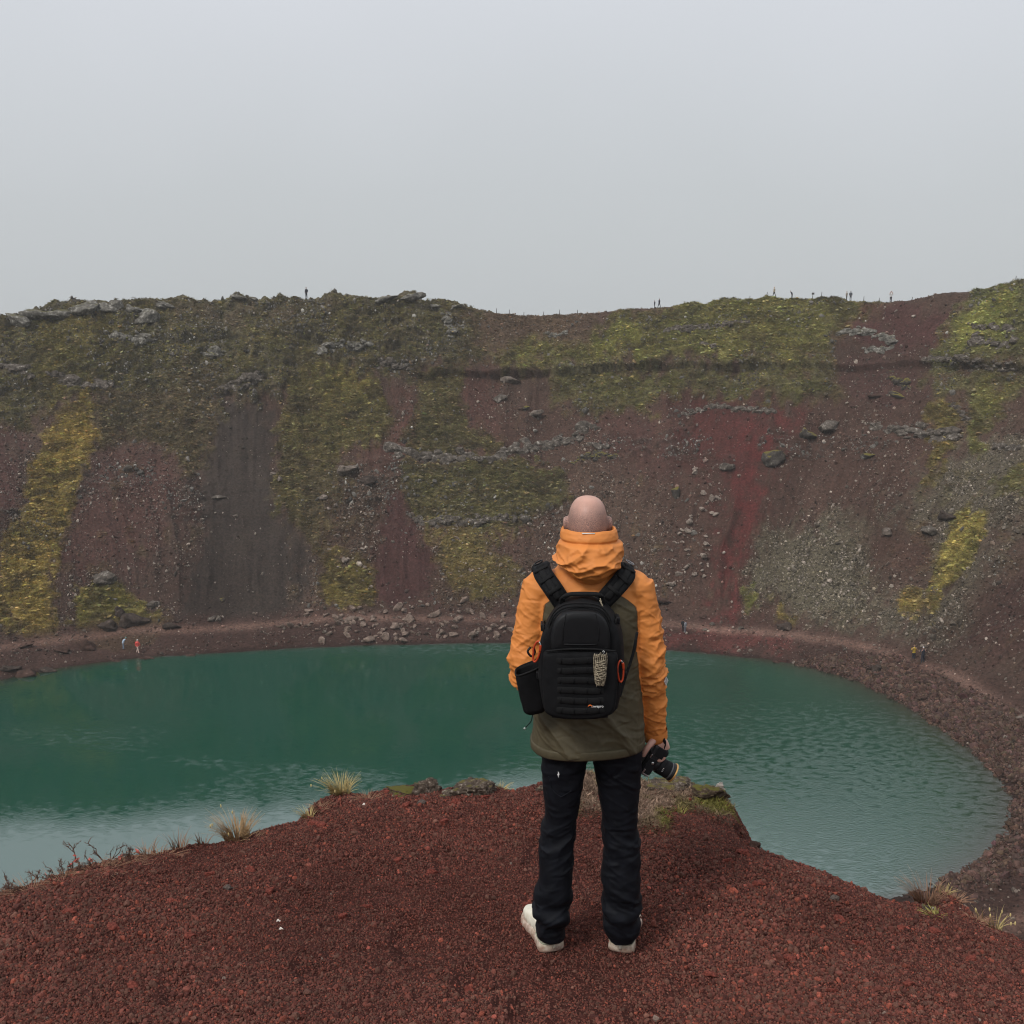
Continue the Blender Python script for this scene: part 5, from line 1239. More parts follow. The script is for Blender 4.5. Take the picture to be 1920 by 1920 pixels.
def on_surface(P_, x_, z_, yside=-1):
    m = (np.abs(P_[:, 0] - x_) < .02) & (np.abs(P_[:, 2] - z_) < .02); q_ = P_[m]; return q_[np.argmin(q_[:, 1] * -yside)]
# little white bird-like print, back pocket seam
p_ = on_surface(P2, -.128, .775); 
mesh_obj('pocket_emblem', [(p_[0] + a, p_[1] - .004 - c, p_[2] + b) for a, b, c in [(-.001, .013, 0), (.003, .006, 0), (.0045, -.002, 0), (.0015, -.003, 0), (.001, -.013, 0), (-.0015, -.004, 0), (-.004, .001, 0), (-.001, .004, 0)]] , [(0, 1, 2, 3, 4, 5, 6, 7)], M_WHITE, trousers, smooth=False)
pk = [(-.163, .745), (-.150, .70), (-.118, .672), (-.075, .676), (-.04, .69)]
v_, f_ = tube([on_surface(P2, a, b) + np.array([0, -.001, 0]) for a, b in pk], .0022, 6, 30); mesh_obj('pocket_seam', v_, f_, M_NAVY, trousers)

# ---- shoes
def shoe(heel, toe, name, flip):
    heel, toe = np.array(heel, float), np.array(toe, float); ax = toe - heel; L_ = np.linalg.norm(ax); ax /= L_; sd_ = np.array([ax[1], -ax[0]])
    root = empty(name, (0, 0, -.006)); root.parent = hiker
    tS = [0, .02, .06, .15, .30, .45, .60, .75, .88, .96, 1.0]
    wS = [.018, .037, .049, .052, .046, .044, .051, .055, .046, .027, .010]
    hS = [.052, .055, .056, .052, .040, .037, .034, .030, .028, .030, .034]; bS = [.018, .008, .002, 0, 0, 0, 0, 0, .004, .012, .022]
    uH = [.060, .085, .098, .100, .098, .096, .090, .074, .060, .050, .040]; uW = [.010, .026, .035, .039, .037, .036, .041, .044, .036, .020, .006]
    n = 40; q = np.linspace(0, 1, n); m = 28; g = lambda a: np.interp(q, tS, a)
    def ringset(w, zb, zt, p, bulge=0):
        a = np.linspace(0, 2 * math.pi, m, endpoint=False); R = np.zeros((n, m, 3))
        for i in range(n):
            off = np.sign(np.cos(a)) * np.abs(np.cos(a)) ** p * w[i]; zz_ = (zb[i] + zt[i]) / 2 + np.sign(np.sin(a)) * np.abs(np.sin(a)) ** p * (zt[i] - zb[i]) / 2
            off = off * (1 + bulge * np.cos(a * 0 + (zz_ - zb[i]) / (zt[i] - zb[i] + 1e-6) * 3.1))
            c = heel + ax * (q[i] * L_); R[i, :, 0] = c[0] + sd_[0] * off; R[i, :, 1] = c[1] + sd_[1] * off; R[i, :, 2] = zz_
        return R
    R = ringset(g(wS), g(bS), g(hS), .45, .06); R[..., 2] += .003 * np.sin(q * 40)[:, None] * (R[..., 2] < .02)
    v_, f_ = rings_mesh(R); so = mesh_obj('sole', v_, f_, M_SOLE, root)
    R = ringset(g(uW), np.maximum(g(hS) - .02, .012), g(uH), .62); R += (.0015 * fbm(R[..., 0] * 40, R[..., 1] * 40, R[..., 2] * 40, 3, 7))[..., None]
    v_, f_ = rings_mesh(R); up_ = mesh_obj('upper', v_, f_, M_SHOE, root)
    # padded collar and heel counter line
    cpts = [heel + ax * (t * L_) + sd_ * w for t, w in ((.015, 0), (.05, .030), (.16, .037), (.30, .034), (.42, 0), (.30, -.034), (.16, -.037), (.05, -.030))]
    v_, f_ = tube([(c[0], c[1], h) for c, h in zip(cpts, (.088, .090, .088, .094, .100, .094, .088, .090))], .0085, 8, None, closed=True); subd(mesh_obj('collar', v_, f_, M_COLLAR, up_))
    cp2 = [heel + ax * (t * L_) + sd_ * w for t, w in ((.30, .043), (.16, .048), (.07, .045), (.022, .032), (.002, .0), (.022, -.032), (.07, -.045), (.16, -.048), (.30, -.043))]
    v_, f_ = tube([(c[0], c[1], .049) for c in cp2], .0035, 6, 40); mesh_obj('midsole_line', v_, f_, M_COLLAR, so)
    v_, f_ = tube([(*(heel - ax * .002)[:2], .030), (*(heel - ax * .001)[:2], .060), (*(heel + ax * .004)[:2], .086)], .006, 8, 10, flat=.5, up=(ax[0], ax[1], 0)); mesh_obj('heel_tab', v_, f_, M_SHOE, up_)
    return root
shoe((-.116, -.012), (-.212, .275), 'shoe', -1); shoe((.140, -.018), (.222, .272), 'shoe', 1)
# ================================================================== backpack
pack = empty('backpack', (FEET[0] - .028, FEET[1], FEET[2] + 1.065)); tag(pack, 'black camera backpack with webbing straps worn on the hiker back', 'backpack')
HWZ = [(.0, .088), (.012, .116), (.03, .130), (.09, .141), (.18, .148), (.23, .147), (.28, .140), (.32, .126), (.345, .112), (.372, .090), (.39, .065), (.403, .030), (.408, .004)]
def outline(scale=1.0, inset=0.0, m=40):
    zs = np.concatenate([np.linspace(0, .03, 5), np.linspace(.05, .32, 12), np.linspace(.335, .408, 12)])
    w = np.interp(zs, [a for a, _ in HWZ], [b for _, b in HWZ])
    r = [(wi, zi) for wi, zi in zip(w, zs)]; l = [(-wi, zi) for wi, zi in zip(w[::-1], zs[::-1])]
    p = np.array(r + l); c = np.array([0, .205]); return c + (p - c) * (1 - inset) * scale
def layer(y, inset, dx=0.0, zlo=None):
    o_ = outline(1, inset); R = np.zeros((len(o_), 3)); R[:, 0] = o_[:, 0] + dx; R[:, 1] = y; R[:, 2] = o_[:, 1]; return R
LY = [(-.125, .10, 0), (-.140, .02, -.001), (-.170, .0, -.004), (-.240, .0, -.012), (-.270, .015, -.016), (-.290, .05, -.018), (-.302, .11, -.020), (-.306, .30, -.021), (-.307, .7, -.021)]
R = np.stack([layer(*l) for l in LY]); R = spline(R.reshape(len(LY), -1), 34).reshape(34, -1, 3)
R += (.0022 * fbm(R[..., 0] * 16, R[..., 1] * 16, R[..., 2] * 16, 3, 301))[..., None] * np.array([1, .8, 1])
v_, f_ = rings_mesh(R); main_ = mesh_obj('main_body', v_, f_, M_BLACK, pack)
FY = -.307; DX = -.021
# moulded upper shell, zip tracks, lower pocket
def panel(name, prof_xz, y0, y1, mat, parent, round_=.35):
    o_ = np.array(prof_xz); c = o_.mean(0); lay = [(y0, 0), (y0 - (y0 - y1) * .6, .0), (y0 - (y0 - y1) * .9, .04), (y1, .12), (y1 - .0015, .45), (y1 - .002, .85)]
    Rr = []
    for y_, ins in lay:
        p = c + (o_ - c) * (1 - ins); Rr.append(np.stack([p[:, 0] + DX, np.full(len(p), y_), p[:, 1]], -1))
    v_, f_ = rings_mesh(np.stack(Rr)); return mesh_obj(name, v_, f_, mat, parent)
def dome(w, zb, zt, n=40):
    t = np.linspace(0, math.pi, n); p = [(w * math.copysign(abs(math.cos(a)) ** .62, math.cos(a)), zb + (zt - zb) * math.sin(a) ** .75) for a in t]; return p + [(-w + .004, zb - .004), (0, zb - .005), (w - .004, zb - .004)]
shell = panel('upper_shell', dome(.102, .255, .390), -.285, -.326, M_SHELL, pack)
mesh_obj('shell_crease', *tube([(-.055 + DX, -.3285, .279), (0 + DX, -.3295, .277), (.055 + DX, -.3285, .279)], .0022, 6, 12), M_SHELL, shell)
for sx in (-1, 1): mesh_obj('shell_rib', *tube([(sx * .060 + DX, -.3275, .290), (sx * .059 + DX, -.3285, .335), (sx * .050 + DX, -.324, .385)], .002, 6, 14), M_SHELL, shell)
low = [(w * s_, z_) for s_, z_, w in []]
lo = [(.112, .03), (.122, .06), (.127, .13), (.126, .20), (.120, .248), (.06, .254), (0, .255), (-.06, .254), (-.120, .248), (-.126, .20), (-.127, .13), (-.122, .06), (-.112, .03), (-.07, .014), (0, .010), (.07, .014)]
lo = spline(np.array(lo + [lo[0]]), 70)[:-1]
pocket = panel('front_pocket', lo, -.285, -.336, M_BLACK, pack)
zt_ = np.array(dome(.112, .255, .402, 40)[:40]); 
for nm, off in (('zip_track', 0), ('zip_track', .008)):
    mesh_obj(nm, *tube([(a * (1 + off) + DX, -.297 + off * 1.2, b + off) for a, b in zt_], .0032, 6), M_WEB, pack)
mesh_obj('pocket_zip', *tube([(a + DX, -.333, b) for a, b in ((-.118, .256), (-.06, .262), (0, .264), (.06, .262), (.118, .256))], .0035, 6, 24), M_WEB, pocket)
def pocket_y(x_): return -.338 + .020 * (abs(x_) / .125) ** 3
for k, zc in enumerate((.225, .190, .155, .120, .085, .050)):
    w = np.interp(zc, [.03, .06, .13, .25], [.108, .118, .124, .118])
    xs = np.linspace(-w, w, 17); st = mesh_obj('webbing_strap', *tube([(a + DX, pocket_y(a) - .003, zc + .002 * math.sin(a * 30 + k)) for a in xs], .0115, 8, None, flat=.11, up=(0, -1, 0)), M_WEB, pocket)
    for a in np.linspace(-w * .92, w * .92, 6): mesh_obj('bar_tack', *box((a + DX, pocket_y(a) - .0052, zc), (.003, .0022, .0185)), M_BLACK, st)
mesh_obj('bottom_seam', *tube([(a + DX, pocket_y(a) + .006, .022) for a in np.linspace(-.095, .095, 12)], .003, 6), M_WEB, pocket)
# carry handle
mesh_obj('carry_handle', *tube([(-.078, -.185, .385), (-.074, -.195, .409), (-.05, -.20, .4195), (0, -.202, .421), (.05, -.20, .4185), (.060, -.195, .406), (.064, -.185, .382)], [.010, .010, .011, .012, .011, .010, .010], 10, 40, flat=.55, up=(0, 0, 1)), M_WEB, pack)
mesh_obj('zip_cord', *tube([(.052, -.22, .41), (.060, -.235, .385), (.082, -.25, .35), (.098, -.25, .315), (.108, -.245, .305)], .0022, 6, 30), M_CORD, pack)
mesh_obj('zip_cord', *tube([(.050, -.225, .405), (.066, -.245, .372), (.090, -.255, .335), (.104, -.248, .300)], .0022, 6, 30), M_CORD, pack)
# compression buckles on both flanks
for sx, zc in ((-1, .31), (1, .335), (-1, .14), (1, .14)):
    w = np.interp(zc, [a for a, _ in HWZ], [b for _, b in HWZ]); b_ = bev(mesh_obj('side_buckle', *box((sx * (w + .006) - .010, -.215, zc), (.014, .05, .024)), M_SHELL, pack, smooth=False), .003)
    mesh_obj('side_strap', *tube([(sx * (w + .003) - .003, -.14, zc - .01), (sx * (w + .006) - .009, -.20, zc), (sx * (w - .001) - .015, -.27, zc + .004)], .010, 8, 16, flat=.25, up=(sx, 0, 0)), M_WEB, pack)
# shoulder straps: padded, with a webbing ladder and a ring on top
def shoulder(x0, x1, xs, sgn, ring):
    O = np.array([-.028, 0, 1.07])
    path = [(x0, -.138, 1.440), ((x0 + x1) / 2, -.136, 1.492), (x1, -.088, 1.535), (x1 + sgn * .006, -.01, 1.547), (x1 + sgn * .004, .07, 1.51), (x1, .128, 1.44), (x1 + sgn * .012, .150, 1.32), (x1 + sgn * .035, .12, 1.20), (x1 + sgn * .035, .02, 1.14), (x0 + sgn * .05, -.12, 1.11)]
    P_ = spline(np.array(path) - O, 70); upv = np.gradient(P_, axis=0); lat = np.array([sgn * 1.0, .0, .0]); lat = np.tile(lat, (70, 1)); lat[:26] = np.array([sgn * .80, 0, -.42])
    un = np.cross(np.gradient(P_, axis=0), lat); un /= np.linalg.norm(un, axis=1, keepdims=True); cen_ = np.array([0, 0, 1.25]) - O
    un *= np.sign(((P_ - cen_) * un).sum(1, keepdims=True))
    rad = np.interp(np.arange(70), [0, 6, 40, 50, 69], [.030, .031, .031, .012, .011])
    s_ = mesh_obj('shoulder_strap', *tube(P_, rad, 12, None, flat=.30, up=un), M_BLACK, pack)
    P2_ = P_[3:34] + un[3:34] * .0105; mesh_obj('strap_webbing', *tube(P2_, .0125, 8, None, flat=.16, up=un[3:34]), M_WEB, s_)
    for i in (7, 12, 17): 
        c = P_[i] + un[i] * .0135; t_ = np.gradient(P_, axis=0)[i]; t_ /= np.linalg.norm(t_); l_ = np.cross(t_, un[i]); mesh_obj('strap_tack', *tube([c - l_ * .027, c, c + l_ * .027], .0075, 6, None, flat=.25, up=un[i]), M_WEB, s_)
    for sd_ in (-1, 1):
        l_ = np.cross(np.gradient(P_, axis=0)[:45], un[:45]); l_ /= np.linalg.norm(l_, axis=1, keepdims=True); mesh_obj('strap_piping', *tube(P_[:45] + l_ * (rad[:45, None]) * sd_, .0035, 6), M_WEB, s_)
    c = P_[20] + un[20] * .02; t_ = np.gradient(P_, axis=0)[20]; t_ /= np.linalg.norm(t_); l_ = np.cross(t_, un[20]); a = np.linspace(0, 2 * math.pi, 20, endpoint=False)
    mesh_obj('strap_ring', *tube([c + t_ * .013 * math.cos(k) + l_ * .016 * math.sin(k) + un[20] * .004 for k in a], .0028, 6, None, closed=True), ring, s_)
shoulder(-.100, -.168, 0, -1, M_SHELL); shoulder(.034, .128, 0, 1, new_mat('gunmetal_ring', (.25, .25, .26), .3, .5, .9))
# loose lower strap running from the pack to the right armpit
O = np.array([-.028, 0, 1.07]); mesh_obj('load_strap', *tube(np.array([(.098, -.215, 1.125), (.118, -.190, 1.18), (.150, -.150, 1.26), (.168, -.115, 1.33)]) - O, .006, 8, 24, flat=.22, up=(.4, -1, 0)), M_WEB, pack)
# logo: orange crescent and white lettering
fc_ = bpy.data.curves.new('logo', 'FONT'); fc_.body = 'lowepro'; fc_.size = .0125; fc_.extrude = .0004; fc_.align_x = 'LEFT'
fo = bpy.data.objects.new('logo_lettering', fc_); COL.objects.link(fo); dg = bpy.context.evaluated_depsgraph_get(); lm2 = bpy.data.meshes.new_from_object(fo.evaluated_get(dg)); bpy.data.objects.remove(fo, do_unlink=True)
lo_ = add('logo_lettering', lm2, M_WHITE, pocket); lo_.location = (.036 + DX, pocket_y(.05) - .0055, .062); lo_.rotation_euler = (math.pi / 2, 0, 0)
a = np.linspace(.15, 2.9, 16); mesh_obj('logo_crescent', *tube([(.033 + .0075 * math.cos(k) + DX, pocket_y(.03) - .0065, .062 + .0085 * math.sin(k)) for k in a], [.0004 + .0017 * math.sin(i / 15 * math.pi) for i in range(16)], 6), new_mat('logo_orange', srgb(226, 110, 40), .5, .4), pocket)
# open side pouch hanging at the left
def pouch():
    T = np.array([(-.268, 1.196), (-.180, 1.232)]); B_ = np.array([(-.238, 1.042), (-.150, 1.062)]); n = 22; m = 36; R = np.zeros((n, m, 3))
    for i in range(n):
        t = i / (n - 1); l, r_ = B_[0] + (T[0] - B_[0]) * t, B_[1] + (T[1] - B_[1]) * t; c = (l + r_) / 2; h = (r_ - l) / 2
        a = np.linspace(0, 2 * math.pi, m, endpoint=False); ca = np.sign(np.cos(a)) * np.abs(np.cos(a)) ** .6; sa = np.sign(np.sin(a)) * np.abs(np.sin(a)) ** .6
        k = 1 - .35 * max(0, (.14 - t) / .14) ** 2
        R[i, :, 0] = c[0] + h[0] * ca * k; R[i, :, 2] = c[1] + h[1] * ca * k; R[i, :, 1] = -.17 + (.040 + .012 * t) * sa * k
    R += (.004 * fbm(R[..., 0] * 14, R[..., 1] * 14, R[..., 2] * 14, 3, 321))[..., None]
    inner = R[::-1][:12].copy(); cc = inner.mean(1, keepdims=True); inner = cc + (inner - cc) * .9; inner[..., 2] -= .001
    return rings_mesh(np.concatenate([R, inner]) - O)
po = mesh_obj('side_pouch', *pouch(), M_BLACK, pack)
a = np.linspace(0, 2 * math.pi, 36, endpoint=False)
mesh_obj('pouch_rim', *tube([np.array([-.224 + .044 * math.copysign(abs(math.cos(k)) ** .6, math.cos(k)), -.17 + .053 * math.copysign(abs(math.sin(k)) ** .6, math.sin(k)), 1.2145 + .018 * math.copysign(abs(math.cos(k)) ** .6, math.cos(k))]) - O for k in a], .0035, 6, None, closed=True), M_WEB, po)
mesh_obj('pouch_cord', *tube(np.array([(-.205, -.19, 1.055), (-.212, -.20, 1.03), (-.222, -.20, 1.015), (-.232, -.20, 1.005)]) - O, .002, 6, 14), M_WEB, po)
mesh_obj('pouch_toggle', *ellipsoid(np.array([-.235, -.20, 1.001]) - O, (.005, .004, .004), 10, 8), M_STEEL, po)
mesh_obj('hanging_clip', *tube(np.array([(-.215, -.20, 1.30), (-.225, -.205, 1.285), (-.212, -.205, 1.268), (-.20, -.2, 1.28), (-.205, -.2, 1.30)]) - O, .004, 6, 20), M_SHELL, po)

# ================================================================== things clipped to the pack
def carabiner(loc, rot, label):
    r = empty('carabiner', tuple(np.array(loc) + FEET)); r.rotation_euler = rot; tag(r, label, 'carabiner', 'orange carabiners on the backpack')
    a = np.linspace(0, 2 * math.pi, 40, endpoint=False); pts = [(.0125 * math.cos(k) * (1.08 if math.sin(k) > 0 else .92), 0, .038 * math.sin(k)) for k in a]
    mesh_obj('spine', *tube(pts[9:] + pts[:3], .0036, 8), M_ORANGE_PL, r)
    mesh_obj('gate', *tube([pts[2], pts[5], pts[9]], .0034, 8, 10), M_STEEL, r); mesh_obj('lock_sleeve', *tube([(.0120, 0, .006), (.0105, 0, .022), (.0088, 0, .028)], .005, 10, 8), M_ORANGE_PL, r)
carabiner((-.196, -.285, 1.305), (0, .22, -.5), 'orange carabiner clipped to the left side of the backpack')
carabiner((.090, -.300, 1.240), (0, -.05, .5), 'orange carabiner clipped to the right side of the backpack')
def hank():
    r = empty('cord_hank', tuple(np.array([.016, -.352, 1.262]) + FEET)); tag(r, 'hank of beige camouflage cord hanging on the front of the backpack', 'cord')
    rr = np.random.default_rng(9); st = []
    for k in range(7):                                        # looped ends
        x0 = (k - 3) * .0052; y0 = .004 * math.cos(k * 2.1)
        a = np.linspace(0, 2 * math.pi, 30, endpoint=False)
        st.append(tube([(x0 + .0048 * math.cos(q_) + .004 * math.sin(q_) * (k - 3) * .35, y0 + .002 * math.sin(q_ * 2), .054 * math.sin(q_) * (1 + .05 * rr.normal())) for q_ in a], .0021, 6, None, closed=True))
    mesh_obj('loops', *join(*st), M_CORD, r)
    zs = np.linspace(-.034, .032, 15 * 18); pts = [((.0165 + .0015 * math.sin(z_ * 300)) * math.cos(i * 2 * math.pi / 18), (.011) * math.sin(i * 2 * math.pi / 18), z_ + .003 * math.sin(i * .9)) for i, z_ in enumerate(zs)]
    mesh_obj('wraps', *tube(pts, .0023, 6), M_CORD, r)
    mesh_obj('hanging_ring', *tube([(.008, 0, .052), (.012, 0, .062), (.010, .005, .066), (.006, .004, .06)], .0012, 6, 12), M_STEEL, r)
hank()

# ================================================================== camera in the right hand, bottom plate towards us
kam = empty('camera_in_hand', (0, 0, 0)); tag(kam, 'black camera with gold ringed zoom lens held in the hiker right hand', 'camera')
xa, ya, za = Vector((.5, 0, .866)).normalized(), Vector((.866, 0, -.5)).normalized(), Vector((0, 1, 0))
Mx = Matrix((xa, ya, za)).transposed().to_4x4(); Mx.translation = Vector(FEET) + Vector((.247, .035, .788)); kam.matrix_world = Mx
M_CAM = noisy('camera_black', (.013, .013, .014), .5, .4, .2, 400, .4, .0005); M_RUB = noisy('camera_rubber', (.010, .010, .011), .8, .25, .2, 700, .6, .0006)
def rbox(name, c, s, mat, parent, w=.004): return bev(mesh_obj(name, *box(c, s), mat, parent, smooth=False), w, 3)
cb = rbox('camera_body', (0, 0, 0), (.128, .040, .084), M_CAM, kam, .008)
rbox('grip', (.050, .026, -.004), (.030, .034, .076), M_RUB, kam, .011)
rbox('viewfinder', (-.004, .0, .050), (.046, .044, .030), M_CAM, kam, .008)
rbox('screen', (-.006, -.0215, -.004), (.078, .005, .052), M_SHELL, kam, .002)
rbox('battery_door', (.044, .012, -.0425), (.038, .034, .003), M_RUB, cb, .002); rbox('base_plate', (-.018, .002, -.0445), (.062, .036, .008), M_RUB, cb, .003)
mesh_obj('tripod_screw', *tube([(-.002, .004, -.0475), (-.002, .004, -.0505)], .0058, 16), M_STEEL, cb)
rbox('plate_clamp', (-.046, -.008, -.0468), (.022, .006, .005), M_STEEL, cb, .001); rbox('plate_edge', (-.055, .004, -.0468), (.005, .026, .005), M_STEEL, cb, .001); rbox('plate_rail', (.020, -.014, -.0455), (.016, .004, .003), M_STEEL, cb, .001)
LX = -.010
def ring_(name, y0, y1, r0, r1, mat, parent, m=40):
    ys = [y0, y0 + .0008, y1 - .0008, y1]; rs = [r0 - .001, r0, r1, r1 - .001]
    Rr = np.stack([[(LX + r_ * math.cos(t), y_, r_ * math.sin(t)) for t in np.linspace(0, 2 * math.pi, m, endpoint=False)] for y_, r_ in zip(ys, rs)]); return mesh_obj(name, *rings_mesh(Rr), mat, parent)
lens = ring_('lens_barrel', .018, .040, .031, .030, M_CAM, kam)
ring_('focus_ring', .0405, .062, .0325, .0325, M_RUB, lens); ring_('zoom_ring', .0625, .088, .0318, .0335, M_RUB, lens); ring_('grey_band', .0882, .0945, .0325, .0328, new_mat('band_grey', (.10, .10, .10), .5, .4), lens); ring_('front_barrel', .0947, .1045, .0345, .0355, M_CAM, lens)
ring_('gold_ring', .1046, .1105, .0378, .0382, new_mat('gold_ring', srgb(222, 170, 104), .3, .5, .55), lens); ring_('front_glass', .1106, .1112, .033, .032, new_mat('lens_glass', (.01, .012, .02), .05, .8), lens)
for k in range(3): rbox('scale_mark', (LX + .012 * (k - 1) * .5, .057, -.0328), (.0025, .004, .0008), M_WHITE, lens, .0002)
mesh_obj('wrist_strap', *tube([(.062, .0, .02), (.080, -.008, .0), (.094, -.006, -.02), (.088, .006, -.045), (.070, .014, -.04)], .007, 8, 30, flat=.25, up=(0, 1, 0)), M_WEB, kam)
# ================================================================== people in the distance
def small_mat(name, c): return noisy(name, srgb(*c), .8, .2, .12, 6, .1, .01)
S_SKIN = small_mat('far_skin', (190, 150, 135))
_fm = {}
def fm(c):
    if c not in _fm: _fm[c] = small_mat('far_cloth', c)
    return _fm[c]
def figure(px, py_feet, h, pose, top, legs, hat, label, face=0.0, pack_c=None, on=None, group='walkers in the crater'):
    P = np.array(on) if on is not None else wall_at(px, py_feet)[0]
    v = [tube([(0, 0, .84), (0, 0, 1.0), (0, 0, 1.2), (0, 0, 1.4), (0, 0, 1.47)], [.15, .15, .175, .18, .09], 12, 10, flat=.62 if False else 1.0),
         tube([(0, 0, 1.42), (0, .01, 1.55)], .06, 10, 4), ellipsoid((0, .015, 1.66), (.082, .10, .12), 14, 10)]
    st = {'stand': .02, 'walk': .22, 'photo': .03, 'up': .03, 'lean': .05}[pose]
    for s_ in (-1, 1):
        v.append(tube([(s_ * .085, 0, .92), (s_ * .095, s_ * st * .6, .50), (s_ * .10, s_ * st * (1.0 if s_ > 0 else 1.3), .06)], [.105, .07, .055], 10, 10)); v.append(ellipsoid((s_ * .10, s_ * st + .05, .045), (.05, .13, .045), 10, 6))
        if pose in ('photo', 'up'): arm = [(s_ * .19, 0, 1.42), (s_ * .28, .10, 1.22), (s_ * .12, .28, 1.50 if pose == 'photo' else 1.62)]
        elif pose == 'walk': arm = [(s_ * .19, 0, 1.42), (s_ * .24, -s_ * .12, 1.15), (s_ * .21, -s_ * .10 + .08, .92)]
        else: arm = [(s_ * .19, 0, 1.42), (s_ * .25, -.02, 1.15), (s_ * .24, .06, .90)]
        v.append(tube(arm, [.075, .058, .045], 8, 12)); v.append(ellipsoid(arm[-1], (.04, .05, .05), 8, 6))
    if pack_c: v.append(ellipsoid((0, -.22, 1.22), (.15, .10, .24), 12, 10))
    me, Q, Nn = fuse('person', join(*v), .028, 1)
    k = h / 1.78
    mats = [fm(legs), fm(top), S_SKIN, fm(hat), fm(pack_c or top), fm((60, 52, 48))]
    nP = len(me.polygons); cen_ = np.empty(nP * 3, np.float32); me.polygons.foreach_get('center', cen_); c = cen_.reshape(-1, 3)
    mi = np.where(c[:, 2] < .88, 0, 1); mi = np.where(c[:, 2] > 1.52, 2, mi); mi = np.where((c[:, 2] > 1.69) | ((c[:, 2] > 1.60) & (c[:, 1] < -.02)), 3, mi)
    ha = np.linalg.norm(c - np.array([0, 0, 0]), axis=1)
    if pose in ('photo', 'up'): mi = np.where((c[:, 1] > .20) & (c[:, 2] > 1.3), 2, mi)
    else: mi = np.where((c[:, 2] < .95) & (np.abs(c[:, 0]) > .19) & (c[:, 2] > .78), 2, mi)
    if pack_c: mi = np.where((c[:, 1] < -.17) & (c[:, 2] > .95) & (c[:, 2] < 1.5), 4, mi)
    mi = np.where(c[:, 2] < .09, 5, mi)
    if pose == 'lean': Q[:, 1] += np.maximum(Q[:, 2] - .9, 0) ** 1.5 * .5; Q[:, 2] -= np.maximum(Q[:, 2] - .9, 0) * .12
    put(me, Q * k); me.polygons.foreach_set('material_index', mi.astype(np.int32))
    o = bpy.data.objects.new('person', me); COL.objects.link(o)
    for m in mats: me.materials.append(m)
    o.location = Vector(P) - Vector((0, 0, .03)); o.rotation_euler = (0, 0, face); tag(o, label, 'person', group); return o
def rim_stand(px):
    """the visible crest of the wall in this direction"""
    d0 = ray(px, 560); az = d0[0] / d0[1]
    W = V[:, :fc].reshape(-1, 3); m = (np.abs(W[:, 0] / W[:, 1] - az) < .002) & (SS[:, :fc].reshape(-1) > 40); Q = W[m]
    el = (Q[:, 2] - CAM_Z) / Q[:, 1]; return Q[np.argmax(el)]
def rim_fig(px, hpx, *a, **k):
    P = rim_stand(px); h = hpx * np.linalg.norm(P - np.array([0, 0, CAM_Z])) / FPX
    return figure(px, 0, h, *a, on=P, group='walkers along the far rim', **k)
rim_fig(571, 20.5, 'stand', (52, 54, 60), (44, 44, 50), (60, 56, 54), 'lone dark clad hiker standing on the left skyline', face=2.6, pack_c=(48, 50, 54))
rim_fig(1224.5, 14, 'stand', (50, 52, 66), (40, 42, 52), (60, 54, 52), 'shorter dark walker of the pair right of the skyline dip', face=1.2)
rim_fig(1235, 17, 'walk', (46, 48, 56), (38, 40, 48), (56, 50, 48), 'taller striding walker of the pair right of the skyline dip', face=-1.2)
rim_fig(1452, 18, 'walk', (176, 166, 148), (60, 58, 58), (190, 176, 150), 'walker in a pale top on the right skyline', face=1.4)
rim_fig(1482, 15.5, 'lean', (58, 60, 70), (50, 50, 58), (66, 62, 60), 'dark walker just right of the one in a pale top', face=1.5)
rim_fig(1588.5, 15, 'stand', (150, 142, 132), (96, 92, 92), (120, 110, 100), 'left and lighter of two walkers close together on the right skyline', face=.6)
rim_fig(1594.5, 16.5, 'stand', (84, 88, 94), (66, 68, 74), (70, 66, 64), 'right and darker of two walkers close together on the right skyline', face=-.4)
rim_fig(1667, 19, 'up', (214, 214, 212), (72, 70, 74), (70, 60, 56), 'person in white with raised arms on the right skyline', face=2.9)
figure(231, 1218, 1.62, 'lean', (168, 186, 204), (120, 132, 150), (70, 150, 140), 'hiker in pale blue with teal hat on the left shore', face=-1.2)
figure(258, 1225, 1.75, 'walk', (226, 92, 84), (214, 190, 178), (220, 220, 222), 'hiker in coral red with white hat on the left shore', face=-1.9, pack_c=(210, 70, 60))
figure(1278, 1186, 1.72, 'stand', (34, 34, 38), (30, 30, 34), (40, 36, 34), 'person in black beside the path right of the big hiker', face=-.6)
figure(1284, 1188, 1.7, 'stand', (128, 130, 136), (110, 112, 120), (60, 56, 54), 'person in grey standing next to the one in black', face=.8)
figure(1711, 1241, 1.9, 'photo', (176, 150, 60), (44, 48, 58), (120, 96, 60), 'person in mustard jacket on the right hand path', face=3.0)
figure(1728.5, 1245, 1.9, 'photo', (46, 50, 60), (44, 48, 58), (220, 222, 224), 'person in dark jacket and white hat on the right hand path', face=3.0)

